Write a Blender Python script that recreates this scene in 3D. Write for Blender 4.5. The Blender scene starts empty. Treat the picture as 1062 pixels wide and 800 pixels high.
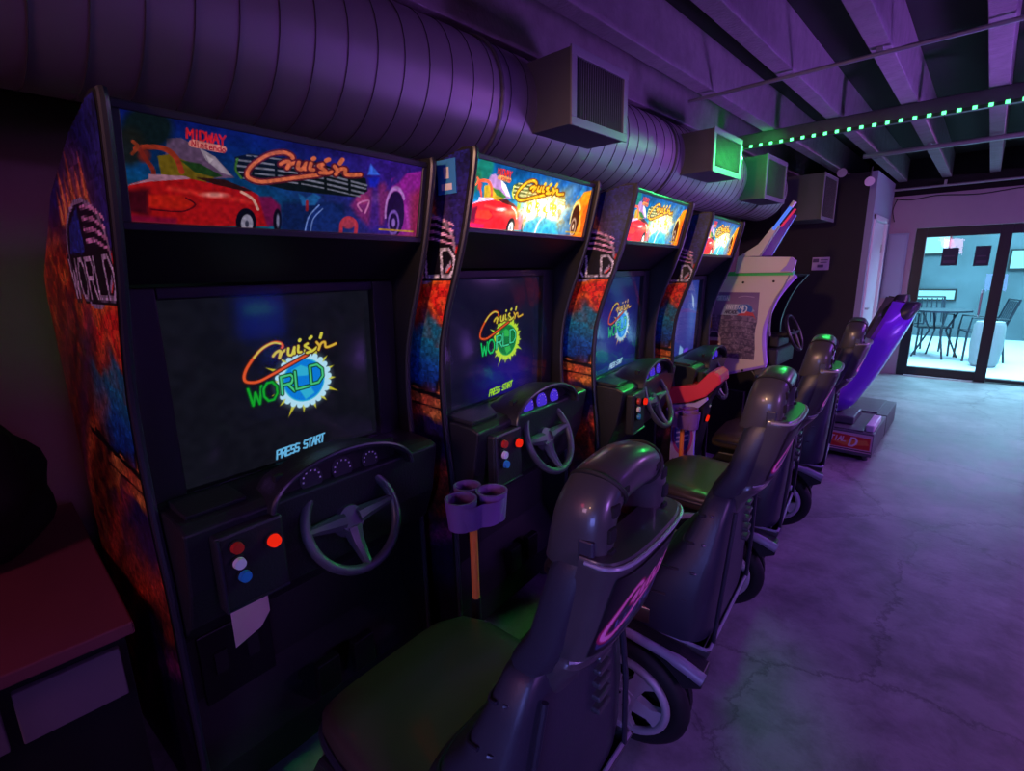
import bpy, bmesh, math, random
import numpy as np
from mathutils import Vector, Matrix
random.seed(7)
PI = math.pi
C = bpy.context.scene.collection

# ------------------------------------------------------------------ materials
def nodes(name):
    m = bpy.data.materials.new(name); m.use_nodes = True
    nt = m.node_tree; nt.nodes.clear()
    out = nt.nodes.new('ShaderNodeOutputMaterial')
    return m, nt, out

def lin(c):
    return tuple(((x / 12.92) if x <= 0.04045 else ((x + 0.055) / 1.055) ** 2.4) for x in c)

def rgb(r, g, b):
    return lin((r / 255., g / 255., b / 255.)) + (1,)

def plain(name, col, rough=.5, metal=0., spec=.5, noise=0., nscale=20., bump=0., bscale=60., coat=0.):
    m, nt, out = nodes(name)
    b = nt.nodes.new('ShaderNodeBsdfPrincipled')
    b.inputs['Base Color'].default_value = col
    b.inputs['Roughness'].default_value = rough
    b.inputs['Metallic'].default_value = metal
    b.inputs['Specular IOR Level'].default_value = spec
    b.inputs['Coat Weight'].default_value = coat
    nt.links.new(b.outputs[0], out.inputs[0])
    tc = nt.nodes.new('ShaderNodeTexCoord')
    if noise > 0:
        n = nt.nodes.new('ShaderNodeTexNoise'); n.inputs['Scale'].default_value = nscale
        n.inputs['Detail'].default_value = 5
        nt.links.new(tc.outputs['Object'], n.inputs['Vector'])
        mx = nt.nodes.new('ShaderNodeMix'); mx.data_type = 'RGBA'
        mx.inputs['A'].default_value = tuple(c * (1 - noise) for c in col[:3]) + (1,)
        mx.inputs['B'].default_value = tuple(min(1, c * (1 + noise)) for c in col[:3]) + (1,)
        nt.links.new(n.outputs['Fac'], mx.inputs['Factor'])
        nt.links.new(mx.outputs['Result'], b.inputs['Base Color'])
    if bump > 0:
        n2 = nt.nodes.new('ShaderNodeTexNoise'); n2.inputs['Scale'].default_value = bscale
        nt.links.new(tc.outputs['Object'], n2.inputs['Vector'])
        bp = nt.nodes.new('ShaderNodeBump'); bp.inputs['Strength'].default_value = bump
        bp.inputs['Distance'].default_value = .01
        nt.links.new(n2.outputs['Fac'], bp.inputs['Height'])
        nt.links.new(bp.outputs[0], b.inputs['Normal'])
    return m

def emit(name, col, strength, sampling='AUTO'):
    m, nt, out = nodes(name)
    e = nt.nodes.new('ShaderNodeEmission')
    e.inputs[0].default_value = col; e.inputs[1].default_value = strength
    nt.links.new(e.outputs[0], out.inputs[0])
    m.cycles.emission_sampling = sampling
    return m

def printed(name, strength=0., rough=.35, base=1., gloss=.5, sampling='AUTO'):
    """printed artwork: colour read from the mesh's own colour attribute; strength > 0 is a backlit print or a screen"""
    m, nt, out = nodes(name)
    a = nt.nodes.new('ShaderNodeAttribute'); a.attribute_name = 'print'
    b = nt.nodes.new('ShaderNodeBsdfPrincipled')
    b.inputs['Roughness'].default_value = rough
    b.inputs['Specular IOR Level'].default_value = gloss
    if base > 0:
        if base < 1:
            mx = nt.nodes.new('ShaderNodeVectorMath'); mx.operation = 'SCALE'
            mx.inputs['Scale'].default_value = base
            nt.links.new(a.outputs['Color'], mx.inputs[0])
            nt.links.new(mx.outputs[0], b.inputs['Base Color'])
        else:
            nt.links.new(a.outputs['Color'], b.inputs['Base Color'])
    else:
        b.inputs['Base Color'].default_value = (.004, .004, .005, 1)
    if strength > 0:
        nt.links.new(a.outputs['Color'], b.inputs['Emission Color'])
        b.inputs['Emission Strength'].default_value = strength
    nt.links.new(b.outputs[0], out.inputs[0])
    m.cycles.emission_sampling = sampling
    return m

M = {}
M['black'] = plain('black_laminate', (.006, .006, .008, 1), .42, noise=.3)
M['blackmatte'] = plain('matte_black', (.004, .004, .005, 1), .8)
M['dash'] = plain('dash_plastic', (.016, .017, .02, 1), .38, bump=.15, bscale=180)
M['wheelgrip'] = plain('wheel_grip', (.05, .055, .065, 1), .4)
M['rubber'] = plain('rubber', (.008, .008, .009, 1), .7)
M['vinyl'] = plain('seat_vinyl', (.028, .029, .045, 1), .42, bump=.05, bscale=220, noise=.2, nscale=9)
M['shell'] = plain('seat_shell_plastic', (.055, .052, .058, 1), .36, noise=.15, nscale=12, coat=.3)
M['pan'] = plain('seat_pan_vinyl', (.055, .042, .03, 1), .3, noise=.3, nscale=7, coat=.3)
M['edge'] = plain('edge_moulding', (.022, .022, .036, 1), .35)
M['chrome'] = plain('wheel_silver', (.5, .48, .52, 1), .42, metal=.35, noise=.15)
M['lip'] = plain('fender_lip', (.30, .28, .36, 1), .3)
M['wood'] = plain('joist_wood', (.27, .20, .25, 1), .8, noise=.35, nscale=14, bump=.4)
M['deck'] = plain('roof_deck', (.008, .006, .007, 1), .9, noise=.4, nscale=6)
M['duct'] = plain('galvanised_duct', (.31, .27, .30, 1), .45, metal=.35, noise=.12, nscale=4)
M['duct_seam'] = plain('duct_seam', (.05, .045, .055, 1), .6)
M['vent'] = plain('vent_sheet_metal', (.11, .11, .13, 1), .5, metal=.2, noise=.15, nscale=6)
M['ventdark'] = plain('vent_inside', (.006, .006, .008, 1), .9)
M['steel'] = plain('painted_steel', (.12, .12, .13, 1), .45, metal=.3, noise=.2)
M['conduit'] = plain('conduit', (.4, .4, .44, 1), .35, metal=.5)
M['wallblack'] = plain('black_painted_wall', (.016, .014, .018, 1), .7, noise=.25, nscale=5)
M['wallleft'] = plain('left_wall_paint', (.20, .14, .14, 1), .85, noise=.25, nscale=3, bump=.1, bscale=30)
M['wallpink'] = plain('back_wall_paint', (.40, .30, .36, 1), .85, noise=.12, nscale=3, bump=.1, bscale=30)
M['whitepaint'] = plain('white_paint', (.75, .75, .78, 1), .45)
M['frame'] = plain('bronze_door_frame', (.025, .025, .03, 1), .45, metal=.3)
M['purple_plastic'] = plain('purple_plastic', (.20, .09, .30, 1), .5)
M['orange'] = plain('orange_pole', (.85, .22, .04, 1), .5)
M['benchtop'] = plain('bench_top', (.22, .06, .075, 1), .75, noise=.2, nscale=5)
M['benchpanel'] = plain('bench_panel', (.20, .15, .18, 1), .7, noise=.15, nscale=4)
M['whitecab'] = plain('cream_cabinet', (.80, .70, .62, 1), .38, noise=.06, nscale=3)
M['greenbin'] = plain('tray_lining', (.03, .12, .06, 1), .7, bump=.3, bscale=120)
M['purpleshell'] = plain('purple_gel_shell', (.16, .02, .62, 1), .3, coat=.5)
M['redplastic'] = plain('red_plastic', (.85, .05, .10, 1), .35)
M['redbtn'] = emit('red_button_lamp', rgb(255, 40, 20), .75)
M['redbtn_dim'] = plain('red_button', (.6, .03, .02, 1), .3)
M['whitebtn'] = plain('white_button', (.75, .72, .75, 1), .3)
M['bluebtn'] = plain('blue_button', (.03, .25, .55, 1), .3)
M['gauge'] = emit('gauge_glow', rgb(90, 60, 255), .55, 'NONE')
M['paper'] = plain('paper', (.95, .55, .62, 1), .8)
M['ink'] = plain('ink', (.05, .03, .05, 1), .8)
M['led'] = emit('green_led', (.10, 1., .30, 1), 3.2)
M['ledstrip'] = plain('led_strip_backing', (.03, .05, .03, 1), .6)
M['lamplens'] = plain('lamp_lens', (.75, .62, .72, 1), .4)
M['patio'] = plain('patio_concrete', (.62, .68, .72, 1), .7, noise=.1, nscale=1.5)
M['patiowall'] = plain('patio_wall', (.09, .12, .15, 1), .8, noise=.6, nscale=1.6)
M['patiodark'] = plain('patio_furniture', (.02, .03, .05, 1), .5)
M['skyglow'] = emit('patio_window_light', rgb(150, 240, 255), 1.6)
M['tube'] = emit('blue_tube', rgb(90, 130, 255), .9, 'NONE')
M['tubered'] = emit('red_tube', rgb(255, 60, 110), .6, 'NONE')

def glass_mat(name, tint, rough=.02):
    m, nt, out = nodes(name)
    t = nt.nodes.new('ShaderNodeBsdfTransparent'); t.inputs[0].default_value = tint
    g = nt.nodes.new('ShaderNodeBsdfGlossy'); g.inputs['Roughness'].default_value = rough
    f = nt.nodes.new('ShaderNodeFresnel'); f.inputs[0].default_value = 1.45
    mx = nt.nodes.new('ShaderNodeMixShader')
    gm = nt.nodes.new('ShaderNodeNewGeometry'); iv = nt.nodes.new('ShaderNodeMath'); iv.operation = 'SUBTRACT'; iv.inputs[0].default_value = 1
    nt.links.new(gm.outputs['Backfacing'], iv.inputs[1]); ml = nt.nodes.new('ShaderNodeMath'); ml.operation = 'MULTIPLY'
    nt.links.new(iv.outputs[0], ml.inputs[0]); nt.links.new(f.outputs[0], ml.inputs[1])
    nt.links.new(ml.outputs[0], mx.inputs[0]); nt.links.new(t.outputs[0], mx.inputs[1])
    nt.links.new(g.outputs[0], mx.inputs[2]); nt.links.new(mx.outputs[0], out.inputs[0])
    return m
M['glass'] = glass_mat('door_glass', (.86, .93, .95, 1))
M['screenglass'] = glass_mat('monitor_glass', (.92, .92, .95, 1), .08)

def floor_mat():
    m, nt, out = nodes('worn_concrete')
    b = nt.nodes.new('ShaderNodeBsdfPrincipled')
    tc = nt.nodes.new('ShaderNodeTexCoord')
    def nz(sc, det=6, dist=0., rough=.6):
        n = nt.nodes.new('ShaderNodeTexNoise'); n.inputs['Scale'].default_value = sc
        n.inputs['Detail'].default_value = det; n.inputs['Distortion'].default_value = dist
        n.inputs['Roughness'].default_value = rough
        nt.links.new(tc.outputs['Object'], n.inputs['Vector']); return n
    n1 = nz(1.1, 8, .2); n2 = nz(6, 9, .3, .72); n3 = nz(40, 4)
    r1 = nt.nodes.new('ShaderNodeValToRGB')
    r1.color_ramp.elements[0].position = .35; r1.color_ramp.elements[0].color = (.16, .15, .16, 1)
    r1.color_ramp.elements[1].position = .70; r1.color_ramp.elements[1].color = (.38, .36, .37, 1)
    nt.links.new(n1.outputs['Fac'], r1.inputs[0])
    r2 = nt.nodes.new('ShaderNodeValToRGB')
    r2.color_ramp.elements[0].position = .36; r2.color_ramp.elements[0].color = (.55, .55, .55, 1)
    r2.color_ramp.elements[1].position = .58; r2.color_ramp.elements[1].color = (1.1, 1.1, 1.1, 1)
    nt.links.new(n2.outputs['Fac'], r2.inputs[0])
    mx = nt.nodes.new('ShaderNodeMix'); mx.data_type = 'RGBA'; mx.blend_type = 'MULTIPLY'
    mx.inputs['Factor'].default_value = .8
    nt.links.new(r1.outputs[0], mx.inputs['A']); nt.links.new(r2.outputs[0], mx.inputs['B'])
    # hairline cracks
    vo = nt.nodes.new('ShaderNodeTexVoronoi'); vo.feature = 'DISTANCE_TO_EDGE'; vo.inputs['Scale'].default_value = .9
    wv = nt.nodes.new('ShaderNodeVectorMath'); wv.operation = 'MULTIPLY_ADD'; wv.inputs[1].default_value = (.25, .25, .25)
    nt.links.new(n2.outputs['Color'], wv.inputs[0]); nt.links.new(tc.outputs['Object'], wv.inputs[2]); nt.links.new(wv.outputs[0], vo.inputs['Vector'])
    cr = nt.nodes.new('ShaderNodeMapRange'); cr.inputs['From Max'].default_value = .010; cr.inputs['To Min'].default_value = .55
    nt.links.new(vo.outputs['Distance'], cr.inputs['Value'])
    m2 = nt.nodes.new('ShaderNodeVectorMath'); m2.operation = 'SCALE'
    nt.links.new(mx.outputs['Result'], m2.inputs[0]); nt.links.new(cr.outputs[0], m2.inputs['Scale'])
    nt.links.new(m2.outputs[0], b.inputs['Base Color'])
    rr = nt.nodes.new('ShaderNodeMapRange'); rr.inputs['To Min'].default_value = .28; rr.inputs['To Max'].default_value = .62
    nt.links.new(n2.outputs['Fac'], rr.inputs['Value']); nt.links.new(rr.outputs[0], b.inputs['Roughness'])
    bp = nt.nodes.new('ShaderNodeBump'); bp.inputs['Strength'].default_value = .14; bp.inputs['Distance'].default_value = .01
    ad = nt.nodes.new('ShaderNodeMath'); ad.operation = 'ADD'
    nt.links.new(n2.outputs['Fac'], ad.inputs[0]); nt.links.new(n3.outputs['Fac'], ad.inputs[1])
    nt.links.new(ad.outputs[0], bp.inputs['Height']); nt.links.new(bp.outputs[0], b.inputs['Normal'])
    nt.links.new(b.outputs[0], out.inputs[0])
    return m
M['floor'] = floor_mat()

# ------------------------------------------------------------------ object helpers
def tag(o, label=None, cat=None, group=None, kind=None):
    if label: o['label'] = label
    if cat: o['category'] = cat
    if group: o['group'] = group
    if kind: o['kind'] = kind
    return o

def empty(name, loc=(0, 0, 0), rz=0., label=None, cat=None, group=None):
    o = bpy.data.objects.new(name, None); C.objects.link(o)
    o.location = loc; o.rotation_euler = (0, 0, rz); o.empty_display_size = .1
    return tag(o, label, cat, group)

def obj(name, bm, mats, parent=None, smooth=False, loc=None, bevel=0., seg=2):
    if not isinstance(mats, (list, tuple)): mats = [mats]
    me = bpy.data.meshes.new(name)
    bmesh.ops.recalc_face_normals(bm, faces=bm.faces)
    bm.to_mesh(me); bm.free()
    for m in mats: me.materials.append(m)
    if smooth:
        me.shade_smooth()
        try: me.set_sharp_from_angle(angle=math.radians(40))
        except Exception: pass
    o = bpy.data.objects.new(name, me); C.objects.link(o)
    if parent: o.parent = parent
    if loc: o.location = loc
    if bevel > 0:
        md = o.modifiers.new('bevel', 'BEVEL'); md.width = bevel; md.segments = seg
        md.limit_method = 'ANGLE'; md.angle_limit = math.radians(40)
    return o

def B(): return bmesh.new()

def objs(name, bm, mats, parent=None, **k):
    """one object per separate piece of bm"""
    bm.verts.index_update(); bm.verts.ensure_lookup_table(); seen = set(); out = []
    for v0 in bm.verts:
        if v0.index in seen: continue
        comp = []; st = [v0]; seen.add(v0.index)
        while st:
            v = st.pop(); comp.append(v)
            for e in v.link_edges:
                w_ = e.other_vert(v)
                if w_.index not in seen: seen.add(w_.index); st.append(w_)
        nb = bmesh.new(); mp = {v: nb.verts.new(v.co) for v in comp}
        fs = set(f for v in comp for f in v.link_faces)
        for f in fs:
            nf = nb.faces.new([mp[v] for v in f.verts]); nf.material_index = f.material_index
        out.append(obj(name, nb, mats, parent, **k))
    bm.free(); return out

def box(bm, x0, x1, y0, y1, z0, z1, mi=0, mat=None):
    vs = [bm.verts.new(Vector(p)) for p in ((x0,y0,z0),(x1,y0,z0),(x1,y1,z0),(x0,y1,z0),(x0,y0,z1),(x1,y0,z1),(x1,y1,z1),(x0,y1,z1))]
    if mat:
        for v in vs: v.co = mat @ v.co
    for q in ((0,3,2,1),(4,5,6,7),(0,1,5,4),(1,2,6,5),(2,3,7,6),(3,0,4,7)):
        f = bm.faces.new([vs[i] for i in q]); f.material_index = mi
    return vs

def prism_y(bm, prof, y0, y1, mi=0):
    """prof: (x,z) outline extruded from y0 to y1"""
    a = [bm.verts.new((x, y0, z)) for x, z in prof]; b = [bm.verts.new((x, y1, z)) for x, z in prof]
    n = len(prof)
    f = bm.faces.new(a); f.material_index = mi
    f = bm.faces.new(b[::-1]); f.material_index = mi
    for i in range(n):
        f = bm.faces.new((a[i], b[i], b[(i+1) % n], a[(i+1) % n])); f.material_index = mi

def tube(bm, pts, r, seg=10, mi=0, closed=False, sx=1., cap=True, up=(0, 0, 1)):
    """sweep a circle/ellipse along pts. r may be a list"""
    pts = [Vector(p) for p in pts]; n = len(pts); rings = []
    prev = None
    for i, p in enumerate(pts):
        if closed: t = pts[(i+1) % n] - pts[i-1]
        else: t = pts[min(i+1, n-1)] - pts[max(i-1, 0)]
        t.normalize()
        if prev is None:
            u = Vector(up); 
            if abs(u.dot(t)) > .95: u = Vector((1, 0, 0))
            a = t.cross(u).normalized()
        else:
            a = (prev - t * prev.dot(t)).normalized()
        prev = a; b = t.cross(a)
        rr = r[i] if isinstance(r, (list, tuple)) else r
        rings.append([bm.verts.new(p + a * math.cos(2*PI*k/seg) * rr * sx + b * math.sin(2*PI*k/seg) * rr) for k in range(seg)])
    m = n if closed else n - 1
    for i in range(m):
        A, D = rings[i], rings[(i+1) % n]
        for k in range(seg):
            f = bm.faces.new((A[k], A[(k+1) % seg], D[(k+1) % seg], D[k])); f.material_index = mi
    if cap and not closed:
        f = bm.faces.new(rings[0][::-1]); f.material_index = mi
        f = bm.faces.new(rings[-1]); f.material_index = mi

def cyl(bm, c, axis, r, h, seg=24, mi=0, r2=None):
    c = Vector(c); ax = Vector(axis).normalized()
    r2 = r if r2 is None else r2
    tube(bm, [c, c + ax * h], [r, r2], seg, mi)

def loft(bm, sections, mi=0, cap=True):
    """sections: lists of equal-length 3D point rings"""
    rings = [[bm.verts.new(p) for p in s] for s in sections]
    n = len(rings[0])
    for a, b in zip(rings[:-1], rings[1:]):
        for k in range(n):
            f = bm.faces.new((a[k], a[(k+1) % n], b[(k+1) % n], b[k])); f.material_index = mi
    if cap:
        bm.faces.new(rings[0][::-1]).material_index = mi
        bm.faces.new(rings[-1]).material_index = mi

def rrect(x0, x1, hw, z, n=28, e=4.):
    cx, rx = (x0+x1)/2, (x1-x0)/2
    out = []
    for k in range(n):
        t = 2*PI*k/n; c, s = math.cos(t), math.sin(t)
        out.append((cx + rx * math.copysign(abs(c) ** (2/e), c), hw * math.copysign(abs(s) ** (2/e), s), z))
    return out

def catmull(pts, n=8):
    P = [np.array(p, float) for p in pts]; out = []
    for i in range(len(P)-1):
        p0 = P[max(i-1, 0)]; p1 = P[i]; p2 = P[i+1]; p3 = P[min(i+2, len(P)-1)]
        for k in range(n):
            t = k / n
            out.append(.5*((2*p1)+(-p0+p2)*t+(2*p0-5*p1+4*p2-p3)*t*t+(-p0+3*p1-3*p2+p3)*t**3))
    out.append(P[-1]); return [tuple(float(v) for v in o) for o in out]

# ------------------------------------------------------------------ printed artwork painter
class Canvas:
    def __init__(s, w, h, map=None, bg=(0, 0, 0)):
        s.w, s.h = w, h
        s.a = np.zeros((h, w, 3)); s.a[:] = np.array(bg) / 255.
        # pixel centre coordinates in u,v (v up)
        U, V = np.meshgrid((np.arange(w)+.5)/w, (np.arange(h)+.5)/h)
        s.map = map
        if map is None: s.X, s.Y = U, V; s.px = 1. / w
        else: s.X, s.Y = map(U, V); s.px = abs(s.X[0, 1] - s.X[0, 0])
        s.U, s.V = U, V
    def blend(s, al, col):
        al = np.clip(al, 0, 1)[..., None]
        s.a = s.a * (1 - al) + np.array(col) / 255. * al
    def add(s, al, col):
        s.a = s.a + np.clip(al, 0, None)[..., None] * np.array(col) / 255.
    def grad(s, t, stops):
        out = np.zeros_like(s.a); ts = [q[0] for q in stops]
        for c in range(3): out[..., c] = np.interp(t, ts, [q[1][c] / 255. for q in stops])
        s.a = out
    def sd(s, pts, closed=True):
        X, Y = s.X, s.Y; d = np.full(X.shape, 1e9); inside = np.zeros(X.shape, bool); n = len(pts)
        for i in range(n if closed else n-1):
            x0, y0 = pts[i]; x1, y1 = pts[(i+1) % n]
            ex, ey = x1-x0, y1-y0; L = ex*ex+ey*ey+1e-12
            t = np.clip(((X-x0)*ex+(Y-y0)*ey)/L, 0, 1)
            d = np.minimum(d, np.hypot(X-x0-t*ex, Y-y0-t*ey))
            if closed:
                c = ((y0 > Y) != (y1 > Y)) & (X < (x1-x0)*(Y-y0)/((y1-y0) if abs(y1-y0) > 1e-12 else 1e-12)+x0)
                inside ^= c
        return np.where(inside, -d, d) if closed else d
    def poly(s, pts, col, a=1., soft=None):
        e = soft or s.px; s.blend((.5 - s.sd(pts)/e)*a if soft is None else np.clip(.5 - s.sd(pts)/e, 0, 1)*a, col)
    def stroke(s, pts, w, col, a=1., smooth=True, soft=None):
        if smooth and len(pts) > 2: pts = catmull(pts, 6)
        e = soft or s.px; s.blend(np.clip(.5 + (w/2 - s.sd(pts, False))/e, 0, 1)*a, col)
    def ell(s, cx, cy, rx, ry, col, a=1., ring=None, soft=None, arc=None):
        q = np.hypot((s.X-cx)/rx, (s.Y-cy)/ry); d = (q-1)*min(rx, ry); e = soft or s.px
        al = np.clip(.5 - d/e, 0, 1)
        if ring: al = np.clip(.5 + (ring/2-np.abs(d))/e, 0, 1)
        if arc:
            an = np.degrees(np.arctan2(s.Y-cy, s.X-cx)) % 360
            al = al * ((an >= arc[0]) & (an <= arc[1]))
        s.blend(al*a, col)
    def noise(s, amp, cell=6, seed=1):
        rng = np.random.RandomState(seed)
        g = rng.rand(s.h//cell+3, s.w//cell+3)
        yy = np.arange(s.h)/cell; xx = np.arange(s.w)/cell
        y0 = yy.astype(int); x0 = xx.astype(int); fy = (yy-y0)[:, None]; fx = (xx-x0)[None]
        n = (g[y0][:, x0]*(1-fy)*(1-fx)+g[y0+1][:, x0]*fy*(1-fx)+g[y0][:, x0+1]*(1-fy)*fx+g[y0+1][:, x0+1]*fy*fx)
        return n
    def mottle(s, amp, cell=6, seed=1):
        s.a = np.clip(s.a * (1 + amp*(s.noise(1, cell, seed)-.5)*2)[..., None], 0, None)
    def text(s, txt, x, y, h, col, w=None, adv=.72, slant=0., dx=(1, 0), dy=(0, 1), bold=.17):
        w = w or h*bold
        for ch in txt:
            for stp in FONT.get(ch, []):
                pts = []
                for (u, v) in stp:
                    uu = (u*.6 + slant*v)*h; vv = v*h
                    pts.append((x + uu*dx[0] + vv*dy[0], y + uu*dx[1] + vv*dy[1]))
                s.stroke(pts, w, col, smooth=False)
            x += adv*h*dx[0]/(.72 if dx[0] < .9 else 1); y += adv*h*dx[1]

FONT = {
 'A': [[(0,0),(.5,1),(1,0)],[(.2,.4),(.8,.4)]], 'C': [[(1,.9),(.7,1),(.2,1),(0,.75),(0,.25),(.2,0),(.7,0),(1,.1)]],
 'D': [[(0,0),(0,1),(.6,1),(1,.7),(1,.3),(.6,0),(0,0)]], 'E': [[(1,1),(0,1),(0,0),(1,0)],[(0,.5),(.8,.5)]],
 'G': [[(1,.85),(.7,1),(.2,1),(0,.75),(0,.25),(.2,0),(1,0),(1,.5),(.6,.5)]], 'I': [[(.5,0),(.5,1)]],
 'L': [[(0,1),(0,0),(1,0)]], 'M': [[(0,0),(0,1),(.5,.4),(1,1),(1,0)]], 'N': [[(0,0),(0,1),(1,0),(1,1)]],
 'O': [[(.3,0),(0,.3),(0,.7),(.3,1),(.7,1),(1,.7),(1,.3),(.7,0),(.3,0)]], 'P': [[(0,0),(0,1),(.8,1),(1,.8),(.8,.5),(0,.5)]],
 'R': [[(0,0),(0,1),(.8,1),(1,.8),(.8,.5),(0,.5)],[(.5,.5),(1,0)]], 'S': [[(1,.9),(.2,1),(0,.75),(.2,.5),(.8,.5),(1,.25),(.8,0),(0,.1)]],
 'T': [[(0,1),(1,1)],[(.5,1),(.5,0)]], 'W': [[(0,1),(.25,0),(.5,.7),(.75,0),(1,1)]], 'Y': [[(0,1),(.5,.5),(1,1)],[(.5,.5),(.5,0)]],
 'U': [[(0,1),(0,.2),(.3,0),(.7,0),(1,.2),(1,1)]], 'i': [[(.5,0),(.5,.6)],[(.5,.85),(.5,.9)]],
 'n': [[(.1,0),(.1,.6),(.7,.6),(.9,.4),(.9,0)]], 't': [[(.4,.9),(.4,.1),(.8,0)],[(.1,.6),(.8,.6)]],
 'e': [[(.1,.35),(.9,.35),(.8,.6),(.3,.6),(.1,.35),(.3,0),(.9,.05)]], 'd': [[(.9,1),(.9,0),(.3,0),(.1,.3),(.3,.6),(.9,.6)]],
 'o': [[(.3,0),(.1,.3),(.3,.6),(.7,.6),(.9,.3),(.7,0),(.3,0)]],
}

def homog(src, dst):
    A = []; b = []
    for (x, y), (u, v) in zip(src, dst):
        A.append([x, y, 1, 0, 0, 0, -u*x, -u*y]); b.append(u)
        A.append([0, 0, 0, x, y, 1, -v*x, -v*y]); b.append(v)
    h = np.linalg.solve(np.array(A, float), np.array(b, float)); H = np.append(h, 1).reshape(3, 3)
    def f(U, V):
        w = H[2, 0]*U+H[2, 1]*V+H[2, 2]
        return (H[0, 0]*U+H[0, 1]*V+H[0, 2])/w, (H[1, 0]*U+H[1, 1]*V+H[1, 2])/w
    return f

def art_mesh(name, cv, pos, mat, parent=None, mask=None, skip=None, extra=None):
    """grid mesh of cv.w x cv.h quads, pos(u,v)->(x,y,z) arrays; per-face-corner colours"""
    w, h = cv.w, cv.h
    U, V = np.meshgrid(np.arange(w+1)/w, np.arange(h+1)/h)
    X, Y, Z = pos(U, V)
    co = np.stack([X+0*U, Y+0*U, Z+0*U], -1).reshape(-1, 3).astype(np.float32)
    i = np.arange(h)[:, None]*(w+1)+np.arange(w)[None]
    quads = np.stack([i, i+1, i+w+2, i+w+1], -1).reshape(-1, 4)
    col = cv.a.reshape(-1, 3)
    if mask is not None:
        k = mask.reshape(-1); quads = quads[k]; col = col[k]
    me = bpy.data.meshes.new(name)
    me.vertices.add(len(co)); me.vertices.foreach_set('co', co.ravel())
    nf = len(quads)
    me.loops.add(nf*4); me.loops.foreach_set('vertex_index', quads.ravel().astype(np.int32))
    me.polygons.add(nf); me.polygons.foreach_set('loop_start', (np.arange(nf)*4).astype(np.int32))
    me.update(calc_edges=True)
    at = me.color_attributes.new('print', 'FLOAT_COLOR', 'CORNER')
    c = np.clip(col, 0, 1); c = np.where(c <= .04045, c/12.92, ((c+.055)/1.055)**2.4)
    over = np.clip(col-1, 0, None)
    c = c + over
    cc = np.concatenate([c, np.ones((nf, 1))], 1)
    at.data.foreach_set('color', np.repeat(cc, 4, 0).ravel().astype(np.float32))
    me.materials.append(mat)
    o = bpy.data.objects.new(name, me); C.objects.link(o)
    if parent: o.parent = parent
    return o

# ------------------------------------------------------------------ lettering of the game title
def script_title(c, f, w, col, outline=None, cols=None):
    """looped handwritten title; f maps the drawing frame (500 x 200) to canvas coordinates"""
    strokes = [
        [(165,205),(190,190),(214,165),(205,146),(175,140),(125,160),(80,200),(42,250),(28,290),(40,312),(85,318),(150,295),(230,262),(330,222)],
        [(165,205),(180,190),(200,185),(192,220),(206,196),(232,180)],
        [(240,178),(236,208),(254,210),(270,176),(266,208)],
        [(290,172),(286,202),(300,204)],
        [(338,166),(322,176),(342,192),(352,206),(328,212),(356,208),(385,192)],
        [(386,165),(398,186),(392,206),(408,176),(430,170),(432,196),(456,196),(492,186)],
    ]
    dots = [[(298,146),(302,142)], [(352,142),(362,134)], [(418,122),(408,144)]]
    for k, s in enumerate(strokes):
        p = [f(*q) for q in s]
        if outline: c.stroke(p, w*1.9, outline)
        c.stroke(p, w, cols[min(k, len(cols)-1)] if cols else col)
    for s in dots:
        c.stroke([f(*q) for q in s], w*1.2, col, smooth=False)

def script_title_px(c, f, w, col, **k): script_title(c, f, w, col, **k)

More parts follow.
